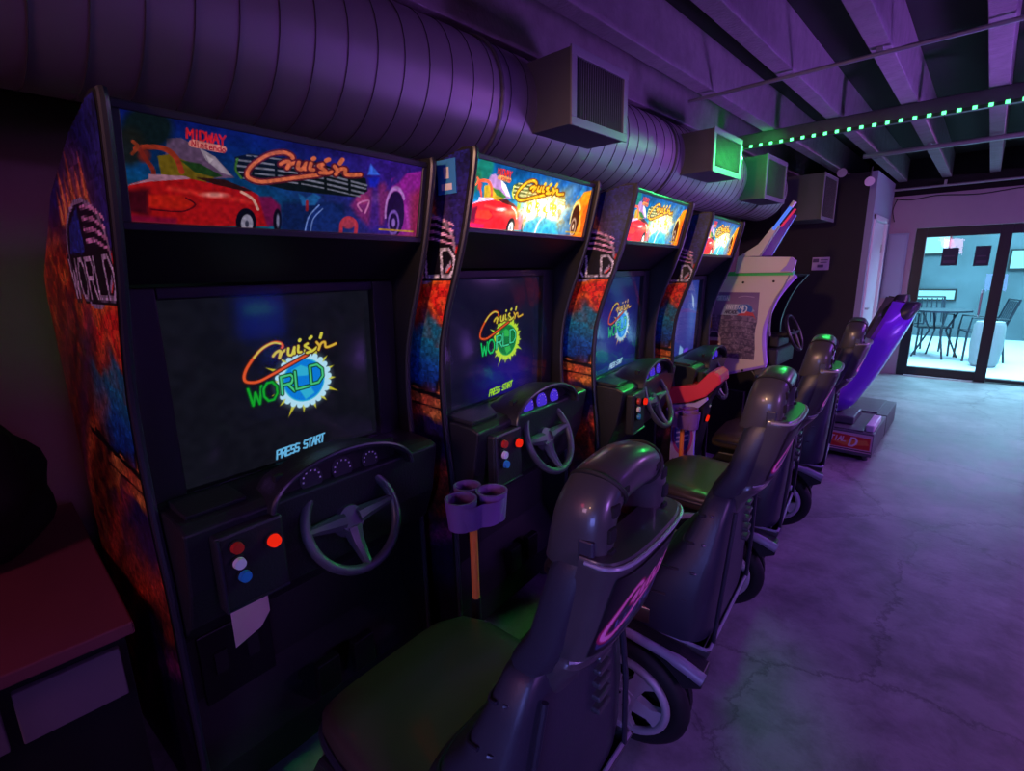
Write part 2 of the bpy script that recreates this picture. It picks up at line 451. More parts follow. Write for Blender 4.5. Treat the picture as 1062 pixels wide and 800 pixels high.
# ------------------------------------------------------------------ marquee art
MC = [(118, 238), (445, 250), (445, 167), (118, 105)]          # frame the artwork is drawn in
def marquee_canvas(w, h, lit):
    hm = homog([(0, 0), (1, 0), (1, 1), (0, 1)], [(128, 238), (440, 250), (445, 167), (118, 105)])
    c = Canvas(w, h, hm); c.px = 325. / w
    X, Y, U, V = c.X, c.Y, c.U, c.V
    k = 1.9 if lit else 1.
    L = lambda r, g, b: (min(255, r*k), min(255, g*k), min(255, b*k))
    # sky
    sky = np.zeros_like(c.a)
    top = np.array([12, 22, 95])*k; low = np.array([10, 95, 120])*k; pur = np.array([52, 26, 125])*(k if not lit else 1)
    t = np.clip(V, 0, 1)[..., None]; s = np.clip((U-.35)/.5, 0, 1)[..., None]
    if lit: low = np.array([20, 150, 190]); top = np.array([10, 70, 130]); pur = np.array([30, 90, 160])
    sky = (low*(1-t)+top*t)*(1-s)+pur*s
    c.a = np.clip(sky/255., 0, 1)
    c.mottle(.25, max(4, w//30), 3)
    # far mountains with snow
    c.poly([(170,140),(186,139),(205,150),(222,160),(243,184),(205,186),(168,170)], L(95,70,100))
    c.poly([(205,150),(222,160),(240,182),(228,178),(212,164)], L(150,135,150))
    c.poly([(212,158),(220,163),(216,168)], L(190,175,185))
    # field and hills
    c.poly([(160,160),(175,158),(196,168),(224,182),(212,190),(165,190)], L(105,85,20))
    c.poly([(185,165),(205,168),(230,182),(222,184),(200,178)], L(30,60,25))
    c.ell(150, 128, 27, 24, (14,26,30) if not lit else (20,110,95), 1, soft=8)
    c.ell(130, 150, 18, 22, (26,28,26) if not lit else (30,100,70), .9, soft=8)
    # orange rocks / roots on the left
    o1 = L(150,48,30)
    c.stroke([(137,152),(150,150),(168,152),(180,162),(186,178)], 6, o1)
    c.stroke([(140,150),(146,162),(154,174),(156,182)], 5, L(120,36,28))
    c.stroke([(133,158),(139,150),(134,144)], 4, L(130,50,30))
    c.ell(146, 160, 7, 8, L(110,30,25), .8, soft=4)
    # red car on the left
    red = L(168,18,22)
    c.poly([(121,205),(130,193),(150,187),(172,184),(196,186),(225,192),(252,194),(268,203),(276,214),(280,240),(122,240)], red)
    c.poly([(122,196),(150,187),(150,181),(190,183),(196,186),(150,190)], L(160,110,130))
    c.poly([(200,184),(232,186),(262,199),(252,199),(222,192)], L(45,18,16))
    c.poly([(124,200),(150,198),(150,230),(122,226)], L(60,8,22), soft=8)
    c.poly([(150,205),(185,205),(200,214),(190,222),(150,219)], L(190,30,20), soft=3)
    c.stroke([(152,222),(185,224),(200,216),(190,208)], 1.6, L(70,6,20))
    c.stroke([(172,197),(200,202),(240,208),(262,212)], 5, L(205,40,35), soft=4)
    c.ell(221, 204, 13, 3, L(230,150,140), .85, soft=3)
    c.stroke([(250,200),(262,208),(268,220)], 3, L(225,170,150))
    c.poly([(122,228),(180,232),(180,241),(122,239)], L(120,12,45), soft=4)
    c.poly([(268,205),(282,205),(292,215),(294,238),(278,240)], L(110,20,70), soft=3)
    c.ell(255, 235, 11, 16, (12,10,22))
    c.ell(256, 237, 6.5, 11, L(150,145,165)); c.ell(256, 237, 2, 4, L(60,60,80))
    c.ell(289, 233, 4.5, 14, (14,12,26)); c.ell(289.5, 233, 1.6, 8, L(120,120,150))
    # blue-black car in the middle
    if not lit:
        c.poly([(295,212),(360,212),(365,248),(292,246)], (16,34,84), soft=5)
        c.poly([(318,248),(322,228),(332,216),(348,212),(360,222),(366,246)], (22,44,110), soft=3)
        c.stroke([(319,246),(323,228),(334,214)], 1.4, (120,150,220)); c.stroke([(325,246),(328,230),(338,218)], 1.2, (120,150,220))
        c.poly([(311,200),(320,206),(328,200),(336,204),(330,214),(316,215)], (30,90,150), soft=2)
        c.stroke([(321,210),(321,220)], 3, (140,30,40))
        c.poly([(368,214),(372,206),(392,190),(404,186),(412,200),(404,236),(390,240),(375,225)], (120,40,110), soft=5)
        c.ell(381, 206, 7, 6, (175,60,120), .8, soft=3); c.ell(395, 205, 4, 6, (190,90,150), .8, soft=3)
        c.stroke([(380,220),(376,212),(388,208),(384,222)], 2, (210,120,180))
        c.poly([(390,220),(392,168),(397,176),(400,240),(388,240)], (30,30,150), .55, soft=4)
        c.poly([(386,178),(389,165),(399,178)], (60,110,235), soft=2)  # blue triangle is a reflected light painted into the print
        c.poly([(386,181),(399,181),(396,192),(389,192)], (25,40,205), .8, soft=3)
        c.stroke([(358,247),(359,234),(366,228),(374,234),(374,247)], 4, (185,50,70))
        c.ell(366, 234, 8, 7, (190,60,80), .9, soft=2)
    else:
        c.poly([(288,250),(296,214),(340,206),(372,214),(384,250)], (40,170,215), soft=3)
        c.stroke([(318,248),(323,228),(336,212)], 3.2, (255,255,255)); c.stroke([(328,248),(332,228),(344,214)], 2.5, (235,250,255))
    # chrome block word
    chd = (14,22,26) if not lit else (60,70,30)
    ch = L(120,122,140) if not lit else (255,245,170)
    c.poly([(243,160),(258,156),(330,164),(384,182),(386,197),(372,204),(300,197),(250,185),(243,176)], chd)
    for a, b2, ww in (((245,163),(385,190),2.2), ((246,170),(384,194),2.2), ((248,177),(382,199),2.2), ((252,184),(378,203),1.6), ((256,158),(372,180),1.8)):
        m2 = ((a[0]+b2[0])/2, (a[1]+b2[1])/2 - 4)
        c.stroke([a, m2, b2], ww, ch)
    for j, x in enumerate((262, 287, 312, 340, 366)):
        c.stroke([(x, 160+j*4.6), (x+1, 186+j*3.2)], 3, chd)
    c.stroke([(246,162),(244,174),(250,184)], 2.4, L(60,110,40) if not lit else (235,235,60))
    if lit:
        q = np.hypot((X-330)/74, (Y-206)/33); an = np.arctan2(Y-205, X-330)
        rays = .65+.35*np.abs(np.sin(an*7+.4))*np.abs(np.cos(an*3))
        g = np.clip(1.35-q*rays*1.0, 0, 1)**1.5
        c.blend(g*.85, (255, 240, 150)); c.add(np.clip(1.1-q*1.15, 0, 1)*1.1, (255, 240, 190))  # printed burst; the backlight's bright centre is painted in with it
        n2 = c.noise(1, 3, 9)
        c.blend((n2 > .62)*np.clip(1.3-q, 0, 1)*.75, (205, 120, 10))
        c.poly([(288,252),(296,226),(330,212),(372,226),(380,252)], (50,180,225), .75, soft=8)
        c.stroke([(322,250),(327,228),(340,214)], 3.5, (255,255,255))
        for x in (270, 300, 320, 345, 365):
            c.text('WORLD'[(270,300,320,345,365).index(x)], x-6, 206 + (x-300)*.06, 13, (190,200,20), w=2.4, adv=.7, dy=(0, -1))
    # car on the right
    body = (150,34,150) if not lit else (240,140,20)
    c.poly([(412,182),(424,176),(447,172),(447,252),(418,252),(408,236)], body, soft=2)
    c.poly([(405,196),(424,166),(430,172),(420,186)], (60,30,130) if not lit else (50,130,180), soft=3)
    c.ell(417, 222, 9.5, 26, (30,12,60) if not lit else (70,30,8))
    c.ell(417, 222, 11, 29, (190,130,210) if not lit else (255,225,120), ring=2, arc=(150, 300))
    c.ell(415, 233, 5.5, 13, (130,90,190) if not lit else (200,160,130), ring=1.8); c.ell(415, 233, 2, 5, (150,110,200) if not lit else (220,190,150))
    c.poly([(432,200),(447,190),(447,250),(430,246)], (150,40,70) if not lit else (225,80,20), .8, soft=8)
    c.stroke([(428,215),(431,238)], 3, (190,60,180) if not lit else (255,180,60), soft=3)
    # ground line
    c.stroke([(120,238),(240,244),(330,248),(445,250)], 5, (120,60,60) if not lit else (230,90,30), .7, smooth=False, soft=3)
    c.stroke([(235,243),(330,247),(370,248)], 2.6, (225,140,40), smooth=False, soft=2)
    c.stroke([(400,241),(436,243)], 2, (200,150,40), smooth=False)
    # title
    oc = (226,112,72) if not lit else (250,190,40)
    w0 = 4.2 if not lit else 4.6
    ol = (90,24,40) if not lit else (120,50,0)
    ft = lambda x, y: (249+x*.262, 147+(y-146)*.215+x*.262*.175)
    script_title(c, ft, w0, oc, outline=ol)
    # maker's names
    c.text('MIDWAY', 192, 139, 10.5, (205,28,40) if not lit else (235,40,30), adv=.66, dx=(1, .19), dy=(0, -1), slant=.0, w=2.3)
    dxn = (1, .20)
    c.stroke([(198,145),(230,151.5)], 8.5, (222,130,120) if not lit else (255,170,90), smooth=False)
    c.text('Nintendo', 197, 148.0, 6.4, (150,24,40), adv=.72, dx=dxn, dy=(0, -1), w=1.1)
    c.mottle(.16, 3, 11)
    c.a = np.clip(c.a, 0, 1.9)
    return c

# ------------------------------------------------------------------ screen art
def screen_canvas(w, h, mode):
    """frame 0..600 x 0..800 (y down), like the attract screen of the game"""
    c = Canvas(w, h, lambda U, V: (-258 + U*972, 757 - V*846)); c.px = 972. / w
    c.a[:] = np.array({'a': (14, 15, 22), 'b': (15, 14, 38), 'c': (22, 24, 78), 'd': (50, 60, 150)}[mode])/255.
    if mode == 'b': c.ell(300, 620, 300, 190, (24, 10, 150), .75, soft=200)
    if mode == 'c': c.ell(250, 500, 420, 460, (30, 40, 150), .6, soft=260)
    if mode in 'ab':
        g = c.noise(1, 8, 4); c.blend(g*.12, (70, 70, 90))
    if mode == 'd':
        c.ell(520, 300, 200, 300, (90, 150, 235), .5, soft=200)
        c.poly([(420,60),(520,120),(560,260),(470,200)], (190,220,250), .9, soft=20)
        c.poly([(150,640),(300,700),(330,770),(180,760)], (150,200,250), .9, soft=20)
        c.ell(420, 740, 90, 30, (120,60,240), .9, soft=20)
        return c
    spike = {'a': (200, 190, 30), 'b': (190, 230, 50), 'c': (240, 180, 60)}[mode]
    rim = {'a': (190, 240, 255), 'b': (200, 240, 60), 'c': (190, 225, 240)}[mode]
    sea = {'a': (10, 130, 225), 'b': (16, 130, 60), 'c': (30, 140, 240)}[mode]
    land = {'a': (60, 200, 220), 'b': (60, 210, 90), 'c': (90, 190, 250)}[mode]
    grn = {'a': (20, 170, 40), 'b': (20, 220, 110), 'c': (30, 200, 120)}[mode]
    cx, cy = 303, 352
    for k in range(16):
        a = 2*PI*(k+.25)/16; big = 1.32 if k % 4 == 1 else 1.12
        r0, r1 = 120, 155*big
        p = [(cx+math.cos(a-.11)*r0, cy+math.sin(a-.11)*r0), (cx+math.cos(a+.11)*r0, cy+math.sin(a+.11)*r0), (cx+math.cos(a)*r1, cy+math.sin(a)*r1)]
        c.poly(p, spike)
    c.ell(cx, cy, 150, 152, rim, .35, soft=40)
    for k in range(24):
        a = 2*PI*k/24; c.ell(cx+math.cos(a)*132, cy+math.sin(a)*132, 15, 15, rim)
    c.ell(cx, cy, 130, 130, rim)
    c.ell(cx, cy, 106, 112, sea)
    c.ell(cx, cy, 104, 110, land, .9, ring=6)
    c.poly([(240,290),(290,270),(345,300),(320,330),(270,325)], land, .8, soft=8)
    c.poly([(270,395),(330,390),(350,430),(300,455)], land, .8, soft=8)
    # block word across the globe
    lw = 11
    for ch, x, y, s in (('W', 38, 432, 86), ('O', 104, 424, 90), ('R', 188, 402, 88), ('L', 258, 392, 92), ('D', 336, 380, 96)):
        bx, by = x, y
        for st in FONT[ch]:
            p = [(bx+u*s*.68, by - v*s - u*4) for u, v in st]
            c.stroke(p, lw*2, (8, 60, 20), smooth=False)
        for st in FONT[ch]:
            p = [(bx+u*s*.68, by - v*s - u*4) for u, v in st]
            c.stroke(p, lw, grn if x < 180 else tuple(int(.55*a+.45*b) for a, b in zip(grn, (140, 255, 240))), smooth=False)
    # handwritten title, hot orange-red at the swoosh to yellow at the end
    f = lambda x, y: (x, y)
    cols = [(235, 90, 40), (220, 200, 60), (225, 215, 70), (225, 215, 70), (225, 215, 70), (230, 190, 60)]
    if mode == 'c': cols = [(225, 90, 60)] + [(235, 190, 110)]*5
    script_title(c, f, 13, cols[2], outline=(60, 20, 10), cols=cols)
    c.stroke([(205,150),(170,142),(120,163),(80,200)], 8, (215, 225, 90), soft=6)
    tx = {'a': (110, 195, 240), 'b': (170, 235, 40), 'c': (190, 225, 250)}[mode]
    c.text('PRESS', 140, 742, 46, tx, w=9.5, adv=.50, dx=(.72, -.085), dy=(.08, -1))
    c.text('START', 276, 728, 46, tx, w=9.5, adv=.50, dx=(.72, -.085), dy=(.08, -1))
    return c

# ------------------------------------------------------------------ cabinet side art (s = depth coordinate, z = height)
def side_canvas(w, h):
    S0, S1, Z0, Z1 = -.95, .03, .05, 1.66
    c = Canvas(w, h, lambda U, V: (S0+U*(S1-S0), Z0+V*(Z1-Z0))); c.px = (S1-S0)/w
    X, Y = c.X, c.Y
    n = c.noise(1, 18, 5); n2 = c.noise(1, 9, 8); n3 = c.noise(1, 5, 2)
    zz = Y + .10*(n-.5) + .05*(n2-.5)
    c.grad(zz, [(.05, (20,12,30)), (.5, (28,16,50)), (.58, (110,40,25)), (.68, (130,50,35)), (.78, (40,28,70)), (.86, (30,26,80)),
                (.885, (190,120,50)), (.95, (200,130,60)), (.965, (12,10,16)), (.985, (14,50,110)), (1.06, (20,90,160)), (1.16, (24,120,140)), (1.19, (150,60,50)),
                (1.215, (225,95,40)), (1.25, (205,30,28)), (1.29, (225,120,40)), (1.33, (215,32,30)), (1.375, (190,26,40)), (1.385, (46,34,100)), (1.45, (40,34,110)), (1.66, (24,26,92))])
    # orange glow behind
    d = np.hypot((X+.22)/.16, (Y-1.5)/.13); c.blend(np.clip(1-d, 0, 1)*.6, (230, 120, 60))
    # flames sweeping down the rear of the panel
    fl = np.clip((-.26 - X + .14*(n-.5) - .22*(1.25-Y)*(Y < 1.25))/.12, 0, 1)*np.clip((1.52-Y)/.1, 0, 1)
    base = np.zeros_like(c.a); t = np.clip(n2*.7+n3*.5-.1, 0, 1)
    for k in range(3): base[..., k] = np.interp(t, [0, .35, .6, 1], [[60, 150, 225, 250][i] if k == 0 else ([14, 40, 95, 160][i] if k == 1 else [50, 30, 35, 60][i]) for i in range(4)])/255.
    base *= np.interp(Y, [.5, .7, 1.15, 1.38], [.55, .4, .45, .9])[..., None]; al = fl[..., None]; c.a = c.a*(1-al)+base*al
    # purple smoke streaks
    for (x0, z0, x1, z1, cl, ww) in ((-.85,.5,-.30,1.28,(60,30,90),.05), (-.7,.35,-.2,.95,(190,60,40),.05), (-.9,.75,-.45,1.3,(110,40,60),.05), (-.6,.3,-.12,.72,(230,70,30),.045), (-.5,.2,-.1,.5,(190,60,110),.03), (-.72,.7,-.30,1.10,(235,120,60),.025)):
        c.stroke([(x0, z0), ((x0+x1)/2-.05, (z0+z1)/2+.04), (x1, z1)], ww, cl, .65, soft=.06)
    # flames licking up above the badge
    for x0, hgt in ((-.36, .07), (-.32, .12), (-.28, .09), (-.24, .13), (-.19, .09), (-.15, .11)):
        c.poly([(x0-.022, 1.47), (x0+.026, 1.47), (x0+.014, 1.47+hgt*.6), (x0, 1.47+hgt)], (225,110,60), .85, soft=.012)
        c.poly([(x0-.009, 1.47), (x0+.014, 1.47), (x0+.004, 1.47+hgt*.7)], (250,180,90), .8, soft=.01)
    # chrome badge: globe with stripes and block letters
    bx, bz = -.215, 1.405
    c.ell(bx, bz, .155, .105, (150,145,165)); c.ell(bx, bz, .145, .096, (16,14,28))
    c.poly([(bx-.135, bz+.005), (bx-.10, bz+.06), (bx-.015, bz+.092), (bx-.015, bz)], (34,60,150), 1, soft=.006)
    for j in range(4):
        c.stroke([(bx+.01, bz+.088-.020*j), (bx+.08, bz+.082-.020*j), (bx+.148, bz+.058-.018*j)], .008, (225,165,200))
    xs = bx-.160
    for q, ch in enumerate('WORLD'):
        for st in FONT[ch]:
            c.stroke([(xs+u*.050, bz-.085+v*.078) for u, v in st], .022, (12,10,18), smooth=False)
        for st in FONT[ch]:
            c.stroke([(xs+u*.050, bz-.085+v*.078) for u, v in st], .010, (200,200,210), smooth=False)
        xs += .064
    # black grass streak
    c.stroke([(-.5,.995),(-.3,.968),(-.1,.945)], .014, (10,8,12)); c.stroke([(-.45,1.0),(-.36,.975)], .02, (10,8,12))
    c.stroke([(-.4,.93),(-.2,.915),(-.1,.905)], .006, (40,20,20))
    c.mottle(.35, 2, 13); c.mottle(.2, 6, 14)
    return c

# ================================================================== THE ROOM
def struct(name, bm, m, **k):
    o = obj(name, bm, m, **k); o['kind'] = 'structure'; return o

b = B(); box(b, -2.6, 4.2, -3.2, 7.95, -.12, 0); struct('floor', b, M['floor'])
b = B(); box(b, -2.6, 4.2, -3.2, 7.99, 2.56, 2.66); struct('ceiling', b, M['deck'])
b = B(); box(b, -2.45, -2.3, -3.2, 7.99, 0, 1.93); struct('wall_left', b, M['wallleft'])
b = B(); box(b, -2.45, -2.22, -3.2, 7.99, 1.93, 2.56); struct('trim_1', b, M['blackmatte'])
b = B(); box(b, -2.6, 4.2, -3.2, -3.0, 0, 2.56); struct('wall_rear', b, M['wallblack'])
b = B(); box(b, 4.0, 4.2, -3.0, 7.99, 0, 2.56); struct('wall_right', b, M['wallblack'])
# back wall around the storefront opening  (opening x -.70 .. 1.0, z 0 .. 1.765)
b = B(); box(b, -2.3, -.705, 7.87, 7.99, 0, 2.15); box(b, -.705, 1.02, 7.87, 7.99, 1.77, 2.15); box(b, 1.02, 4.0, 7.87, 7.99, 0, 2.15)
struct('wall_back', b, M['wallpink'])
b = B(); box(b, -2.3, 4.0, 7.91, 7.99, 2.15, 2.56); struct('trim_2', b, M['deck'])
# partition painted black, with the side return holding a white door
b = B(); box(b, -2.3, -1.03, 6.6, 6.72, 0, 2.30); struct('wall_partition', b, M['wallblack'])
b = B(); box(b, -1.03, -.97, 6.6, 7.87, 1.88, 2.30); box(b, -1.03, -.97, 6.6, 6.68, 0, 1.88); box(b, -1.03, -.97, 7.62, 7.87, 0, 1.88)
struct('wall_side', b, plain('grey_blue_paint', (.32, .34, .45, 1), .7))
d = B(); box(d, -1.02, -.985, 6.74, 7.56, .01, 1.82); dr = struct('door_2', d, M['whitepaint'], bevel=.004)
f = B(); box(f, -1.04, -.955, 6.68, 6.735, 0, 1.88); box(f, -1.04, -.955, 7.565, 7.62, 0, 1.88); box(f, -1.04, -.955, 6.68, 7.62, 1.825, 1.88)
obj('door_frame', f, M['whitepaint'], dr, bevel=.004)
hb = B(); cyl(hb, (-.985, 6.80, .88), (1, 0, 0), .012, .04); box(hb, -.95, -.935, 6.79, 6.90, .87, .89)
obj('door_handle', hb, M['conduit'], dr)
for z in (.3, 1.5):
    hb = B(); box(hb, -.985, -.978, 7.50, 7.56, z, z+.09); obj('hinge', hb, M['conduit'], dr)

# storefront door
fr = B()
z1 = 1.765
box(fr, -.70, -.60, 7.86, 7.94, 0, z1); box(fr, .03, .13, 7.86, 7.94, 0, z1); box(fr, .92, 1.02, 7.86, 7.94, 0, z1)
box(fr, -.60, .03, 7.86, 7.94, 1.66, z1); box(fr, .13, .92, 7.86, 7.94, 1.66, z1)
box(fr, -.60, .03, 7.86, 7.94, 0.012, .11); box(fr, .13, .92, 7.86, 7.94, 0.012, .05)
door = struct('door_1', fr, M['frame'], bevel=.004)
g = B(); box(g, -.60, .03, 7.895, 7.903, .11, 1.66); obj('glass_pane', g, M['glass'], door)
g = B(); box(g, .13, .92, 7.895, 7.903, .05, 1.66); obj('glass_pane', g, M['glass'], door)
g = B(); box(g, -.62, .02, 7.80, 7.97, 0, .012); obj('threshold', g, plain('aluminium_threshold', (.6, .6, .62, 1), .4, metal=.4), door)
g = B(); tube(g, [(-.03, 7.83, .75), (-.03, 7.80, .78), (-.03, 7.80, 1.02), (-.03, 7.83, 1.05)], .010); obj('door_handle', g, M['conduit'], door)

# joists
joist = None
jx = [-.10 - .40*k for k in range(0, 6)] + [.30 + .40*k for k in range(0, 9)]
b = B(); box(b, -.042, .042, -3.0, 7.87, 0, .245)
for k, x in enumerate(jx):
    if joist is None:
        joist = obj('ceiling_joist', b, M['wood'], bevel=.004); o = joist
    else:
        o = joist.copy(); C.objects.link(o)
    o.location = (x, 0, 2.315)
    o['kind'] = 'structure'
    o.name = 'trim_%d' % (k+3)

# steel beam under the joists with the LED strip
b = B(); box(b, -1.62, 4.0, 4.15, 4.24, 2.225, 2.315); struct('trim_30', b, M['steel'], bevel=.006)
led = empty('led_strip', (0, 4.15, 2.22), 0, 'green LED rope light running along the steel ceiling beam', 'light strip')
b = B(); box(b, -1.5, 2.4, -.012, -.001, -.006, .012); obj('strip_backing', b, M['ledstrip'], led)
b = B()
x = -1.49
while x < 2.4:
    box(b, x, x+.020, -.019, -.012, -.006, .012); x += .068
o = obj('led_bulbs', b, M['led'], led); o['kind'] = 'stuff'

# conduits
for (y, z, r, x0, x1, lab) in ((3.03, 2.29, .010, -1.40, 4.0, 'thin metal conduit crossing under the joists nearest the camera'),
                          (5.6, 2.285, .020, -.95, 4.0, 'thick metal pipe crossing the ceiling joists beyond the LED beam'),
                          (7.80, 2.22, .014, -1.0, 4.0, 'metal pipe along the top of the pink back wall')):
    b = B(); tube(b, [(x0, y, z), (x1, y, z)], r, 12)
    for xx in (-.5, .7, 2.3):
        box(b, xx-.012, xx+.012, y-.02, y+.02, z+r*.6, 2.319 if y < 7.5 else z+.06)
    tag(obj('conduit_pipe', b, M['conduit'], smooth=True), lab, 'pipe')

# cable along the back wall top
b = B(); tube(b, catmull([(-1.0,7.855,2.14),(-.8,7.85,2.10),(-.55,7.85,2.125),(-.2,7.85,2.10),(.2,7.85,2.13),(.7,7.85,2.11),(1.4,7.85,2.13)], 8), .006, 6)
tube(b, catmull([(-.93,7.855,2.12),(-.96,7.855,2.0),(-.93,7.855,1.86)], 6), .005, 6)
tag(obj('wall_cable', b, M['rubber'], smooth=True), 'thin cable sagging along the top of the pink back wall', 'cable')

# electrical panel on the back wall
p = empty('electrical_panel', (-.90, 7.87, 0), 0, 'flat grey electrical panel on the pink back wall left of the glass door', 'panel')
b = B(); box(b, -.065, .135, -.045, .001, .95, 1.72); obj('panel_box', b, plain('grey_panel', (.30, .34, .48, 1), .5), p, bevel=.005)
b = B(); box(b, -.045, .115, -.052, -.046, .97, 1.70); obj('panel_door', b, plain('grey_panel_door', (.33, .37, .52, 1), .45), p, bevel=.003)

# notices on the glass
for (x0, x1, zz0, zz1, lab) in ((-.435, -.29, 1.33, 1.53, 'dark square notice taped to the glass door, left one'), (-.15, -.02, 1.32, 1.54, 'dark square notice taped to the glass door, right one')):
    b = B(); box(b, x0, x1, 7.886, 7.894, zz0, zz1)
    box(b, x0+.02, x1-.02, 7.8845, 7.886, zz0+.03, zz0+.06, 1); box(b, x0+.02, x1-.03, 7.8845, 7.886, zz0+.10, zz0+.115, 1)
    tag(obj('door_notice', b, [plain('notice', (.03, .03, .05, 1), .6), plain('notice_print', (.08, .05, .09, 1), .6)]), lab, 'notice')

# placard on the black partition
p = empty('wall_placard', (-1.40, 6.6, 1.38), 0, 'small pale purple placard on the black partition wall', 'sign')
b = B(); box(b, -.085, .085, -.006, 0, -.07, .07); obj('placard_sheet', b, plain('placard', (.55, .42, .62, 1), .6), p)
b = B(); box(b, -.078, -.02, -.008, -.006, .015, .055); box(b, -.005, .07, -.008, -.006, .035, .045); box(b, -.005, .06, -.008, -.006, .010, .020); box(b, -.03, .03, -.008, -.006, -.04, -.01)
obj('placard_print', b, plain('placard_ink', (.10, .06, .16, 1), .6), p)

# two small ceiling spotlights
for i, (x, y, z, rx, ry, lab) in enumerate(((-1.245, 6.35, 2.285, -62, -28, 'round pale ceiling spotlight above the black partition, left of two'),
                              (-1.00, 6.35, 2.17, -58, 12, 'round pale spotlight hanging at the corner of the black partition, right of two'))):
    p = empty('spotlight', (x, y, z), 0, lab, 'spotlight', None)
    h = B(); cyl(h, (0, 0, 0), (0, 1, 0), .046, .09, 24, r2=.030); hh = obj('lamp_housing', h, M['blackmatte'], p, smooth=True)
    l = B(); cyl(l, (0, -.008, 0), (0, 1, 0), .044, .008, 24); cyl(l, (0, -.010, 0), (0, 1, 0), .015, .004, 16); ll = obj('lens', l, M['lamplens'], p)
    s = B(); tube(s, [(0, .05, .03), (0, .05, .08), (0, .07, 2.315-z+.0)], .007, 8); obj('bracket', s, M['steel'], p)
    for q in (hh, ll): q.rotation_euler = (math.radians(14), 0, math.radians(24 if i else -2))

# duct
DX, DZ, DR = -1.715, 2.04, .245
duct = empty('air_duct', (DX, 0, DZ), 0, 'long round metal air duct hanging above the row of racing cabinets', 'duct')
b = B()
tube(b, [(0, -3, 0), (0, 5.35, 0)], DR, 48); obj('duct_pipe', b, M['duct'], duct, smooth=True)
b = B(); y = -2.9; n = 0
while y < 5.3:
    pts = [(math.cos(t)*(DR+.0015), y + .10*t/(2*PI), math.sin(t)*(DR+.0015)) for t in [2*PI*k/32 for k in range(33)]]
    tube(b, pts, .0018, 4, cap=False); y += .10
obj('spiral_seam', b, M['duct_seam'], duct)
for y in (-.5, 1.55, 3.05, 4.75):
    b = B(); tube(b, [(-.02+DR*.0, y, DR), (-.02, y, 2.315-DZ+.0)], .006, 6); 
    pts = [(math.cos(t)*(DR+.004), y, math.sin(t)*(DR+.004)) for t in [2*PI*k/32 for k in range(33)]]
    tube(b, pts, .008, 6, cap=False); obj('hanger_strap', b, M['steel'], duct)

def vent_box(y0, y1, x0, x1, z0, z1, label, grille=True):
    p = None
    hy = (y1-y0)/2; dx = x1-x0; hz = z1-z0
    b = B()
    # hollow box: four walls + back
    t = .008
    box(b, 0, dx, -hy, -hy+t, 0, hz); box(b, 0, dx, hy-t, hy, 0, hz); box(b, 0, dx, -hy+t, hy-t, 0, t); box(b, 0, dx, -hy+t, hy-t, hz-t, hz); box(b, 0, t, -hy+t, hy-t, t, hz-t)
    p = obj('vent_box', b, M['vent'], duct, loc=(x0-DX, (y0+y1)/2, z0-DZ))
    b = B(); w = .028
    box(b, dx, dx+.01, -hy-.006, hy+.006, -.006, w); box(b, dx, dx+.01, -hy-.006, hy+.006, hz-w, hz+.006)
    box(b, dx, dx+.01, -hy-.006, -hy+w, w, hz-w); box(b, dx, dx+.01, hy-w, hy+.006, w, hz-w)
    obj('grille_frame', b, plain('vent_frame', (.22, .21, .25, 1), .45, metal=.2), p, bevel=.002)
    b = B()
    if grille:
        n = 22
        for k in range(n):
            yy = -hy+w+(2*hy-2*w)*(k+.5)/n
            box(b, dx-.02, dx+.004, yy-.0015, yy+.0015, w, hz-w)
        for k in range(5):
            zz = w+(hz-2*w)*(k+.5)/5; box(b, dx-.024, dx-.020, -hy+w, hy-w, zz-.0015, zz+.0015)
    obj('grille', b, M['vent'], p)
    return p
vent_box(1.76, 2.17, -1.52, -1.30, 1.925, 2.20, 'nearest square vent box on the round duct, above the second and third cabinets')
vent_box(3.17, 3.62, -1.52, -1.30, 1.925, 2.16, 'second square vent box on the duct, above the fourth cabinet')
vent_box(4.28, 4.78, -1.52, -1.34, 1.87, 2.18, 'third vent box on the duct, lit green beside the LED strip')
vent_box(5.75, 6.3, -1.62, -1.27, 1.80, 2.22, 'farthest vent box, dark, against the black partition wall')

# ================================================================== RACING CABINETS
W = .69; HW = W/2
ZT, ZM, TB = 1.647, 1.443, -.044      # marquee top, bottom, set-back of its bottom edge
front = [(.012, 1.655), (.012, 1.62), (-.028, 1.455), (-.070, 1.33), (-.112, 1.22), (-.140, 1.12), (-.150, 1.02), (-.150, .92), (-.142, .80), (-.128, .66), (-.125, .40), (-.125, .05)]
def xfront(z):
    zs = [p[1] for p in front][::-1]; xs = [p[0] for p in front][::-1]
    return np.interp(z, zs, xs)
DEEP = -.69
TOPP = [(-.69, 1.30), (-.665, 1.375), (-.42, 1.54), (-.19, 1.622), (-.02, 1.658)]
M['side_art'] = printed('side_artwork', 0, rough=.35, gloss=.5)
M['marq_dim'] = printed('marquee_print_dim', .60, rough=.15, base=.2, gloss=.25)
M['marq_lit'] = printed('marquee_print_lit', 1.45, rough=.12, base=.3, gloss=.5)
M['scr_a'] = printed('crt_screen', .95, rough=.15, base=0, gloss=.5, sampling='NONE')

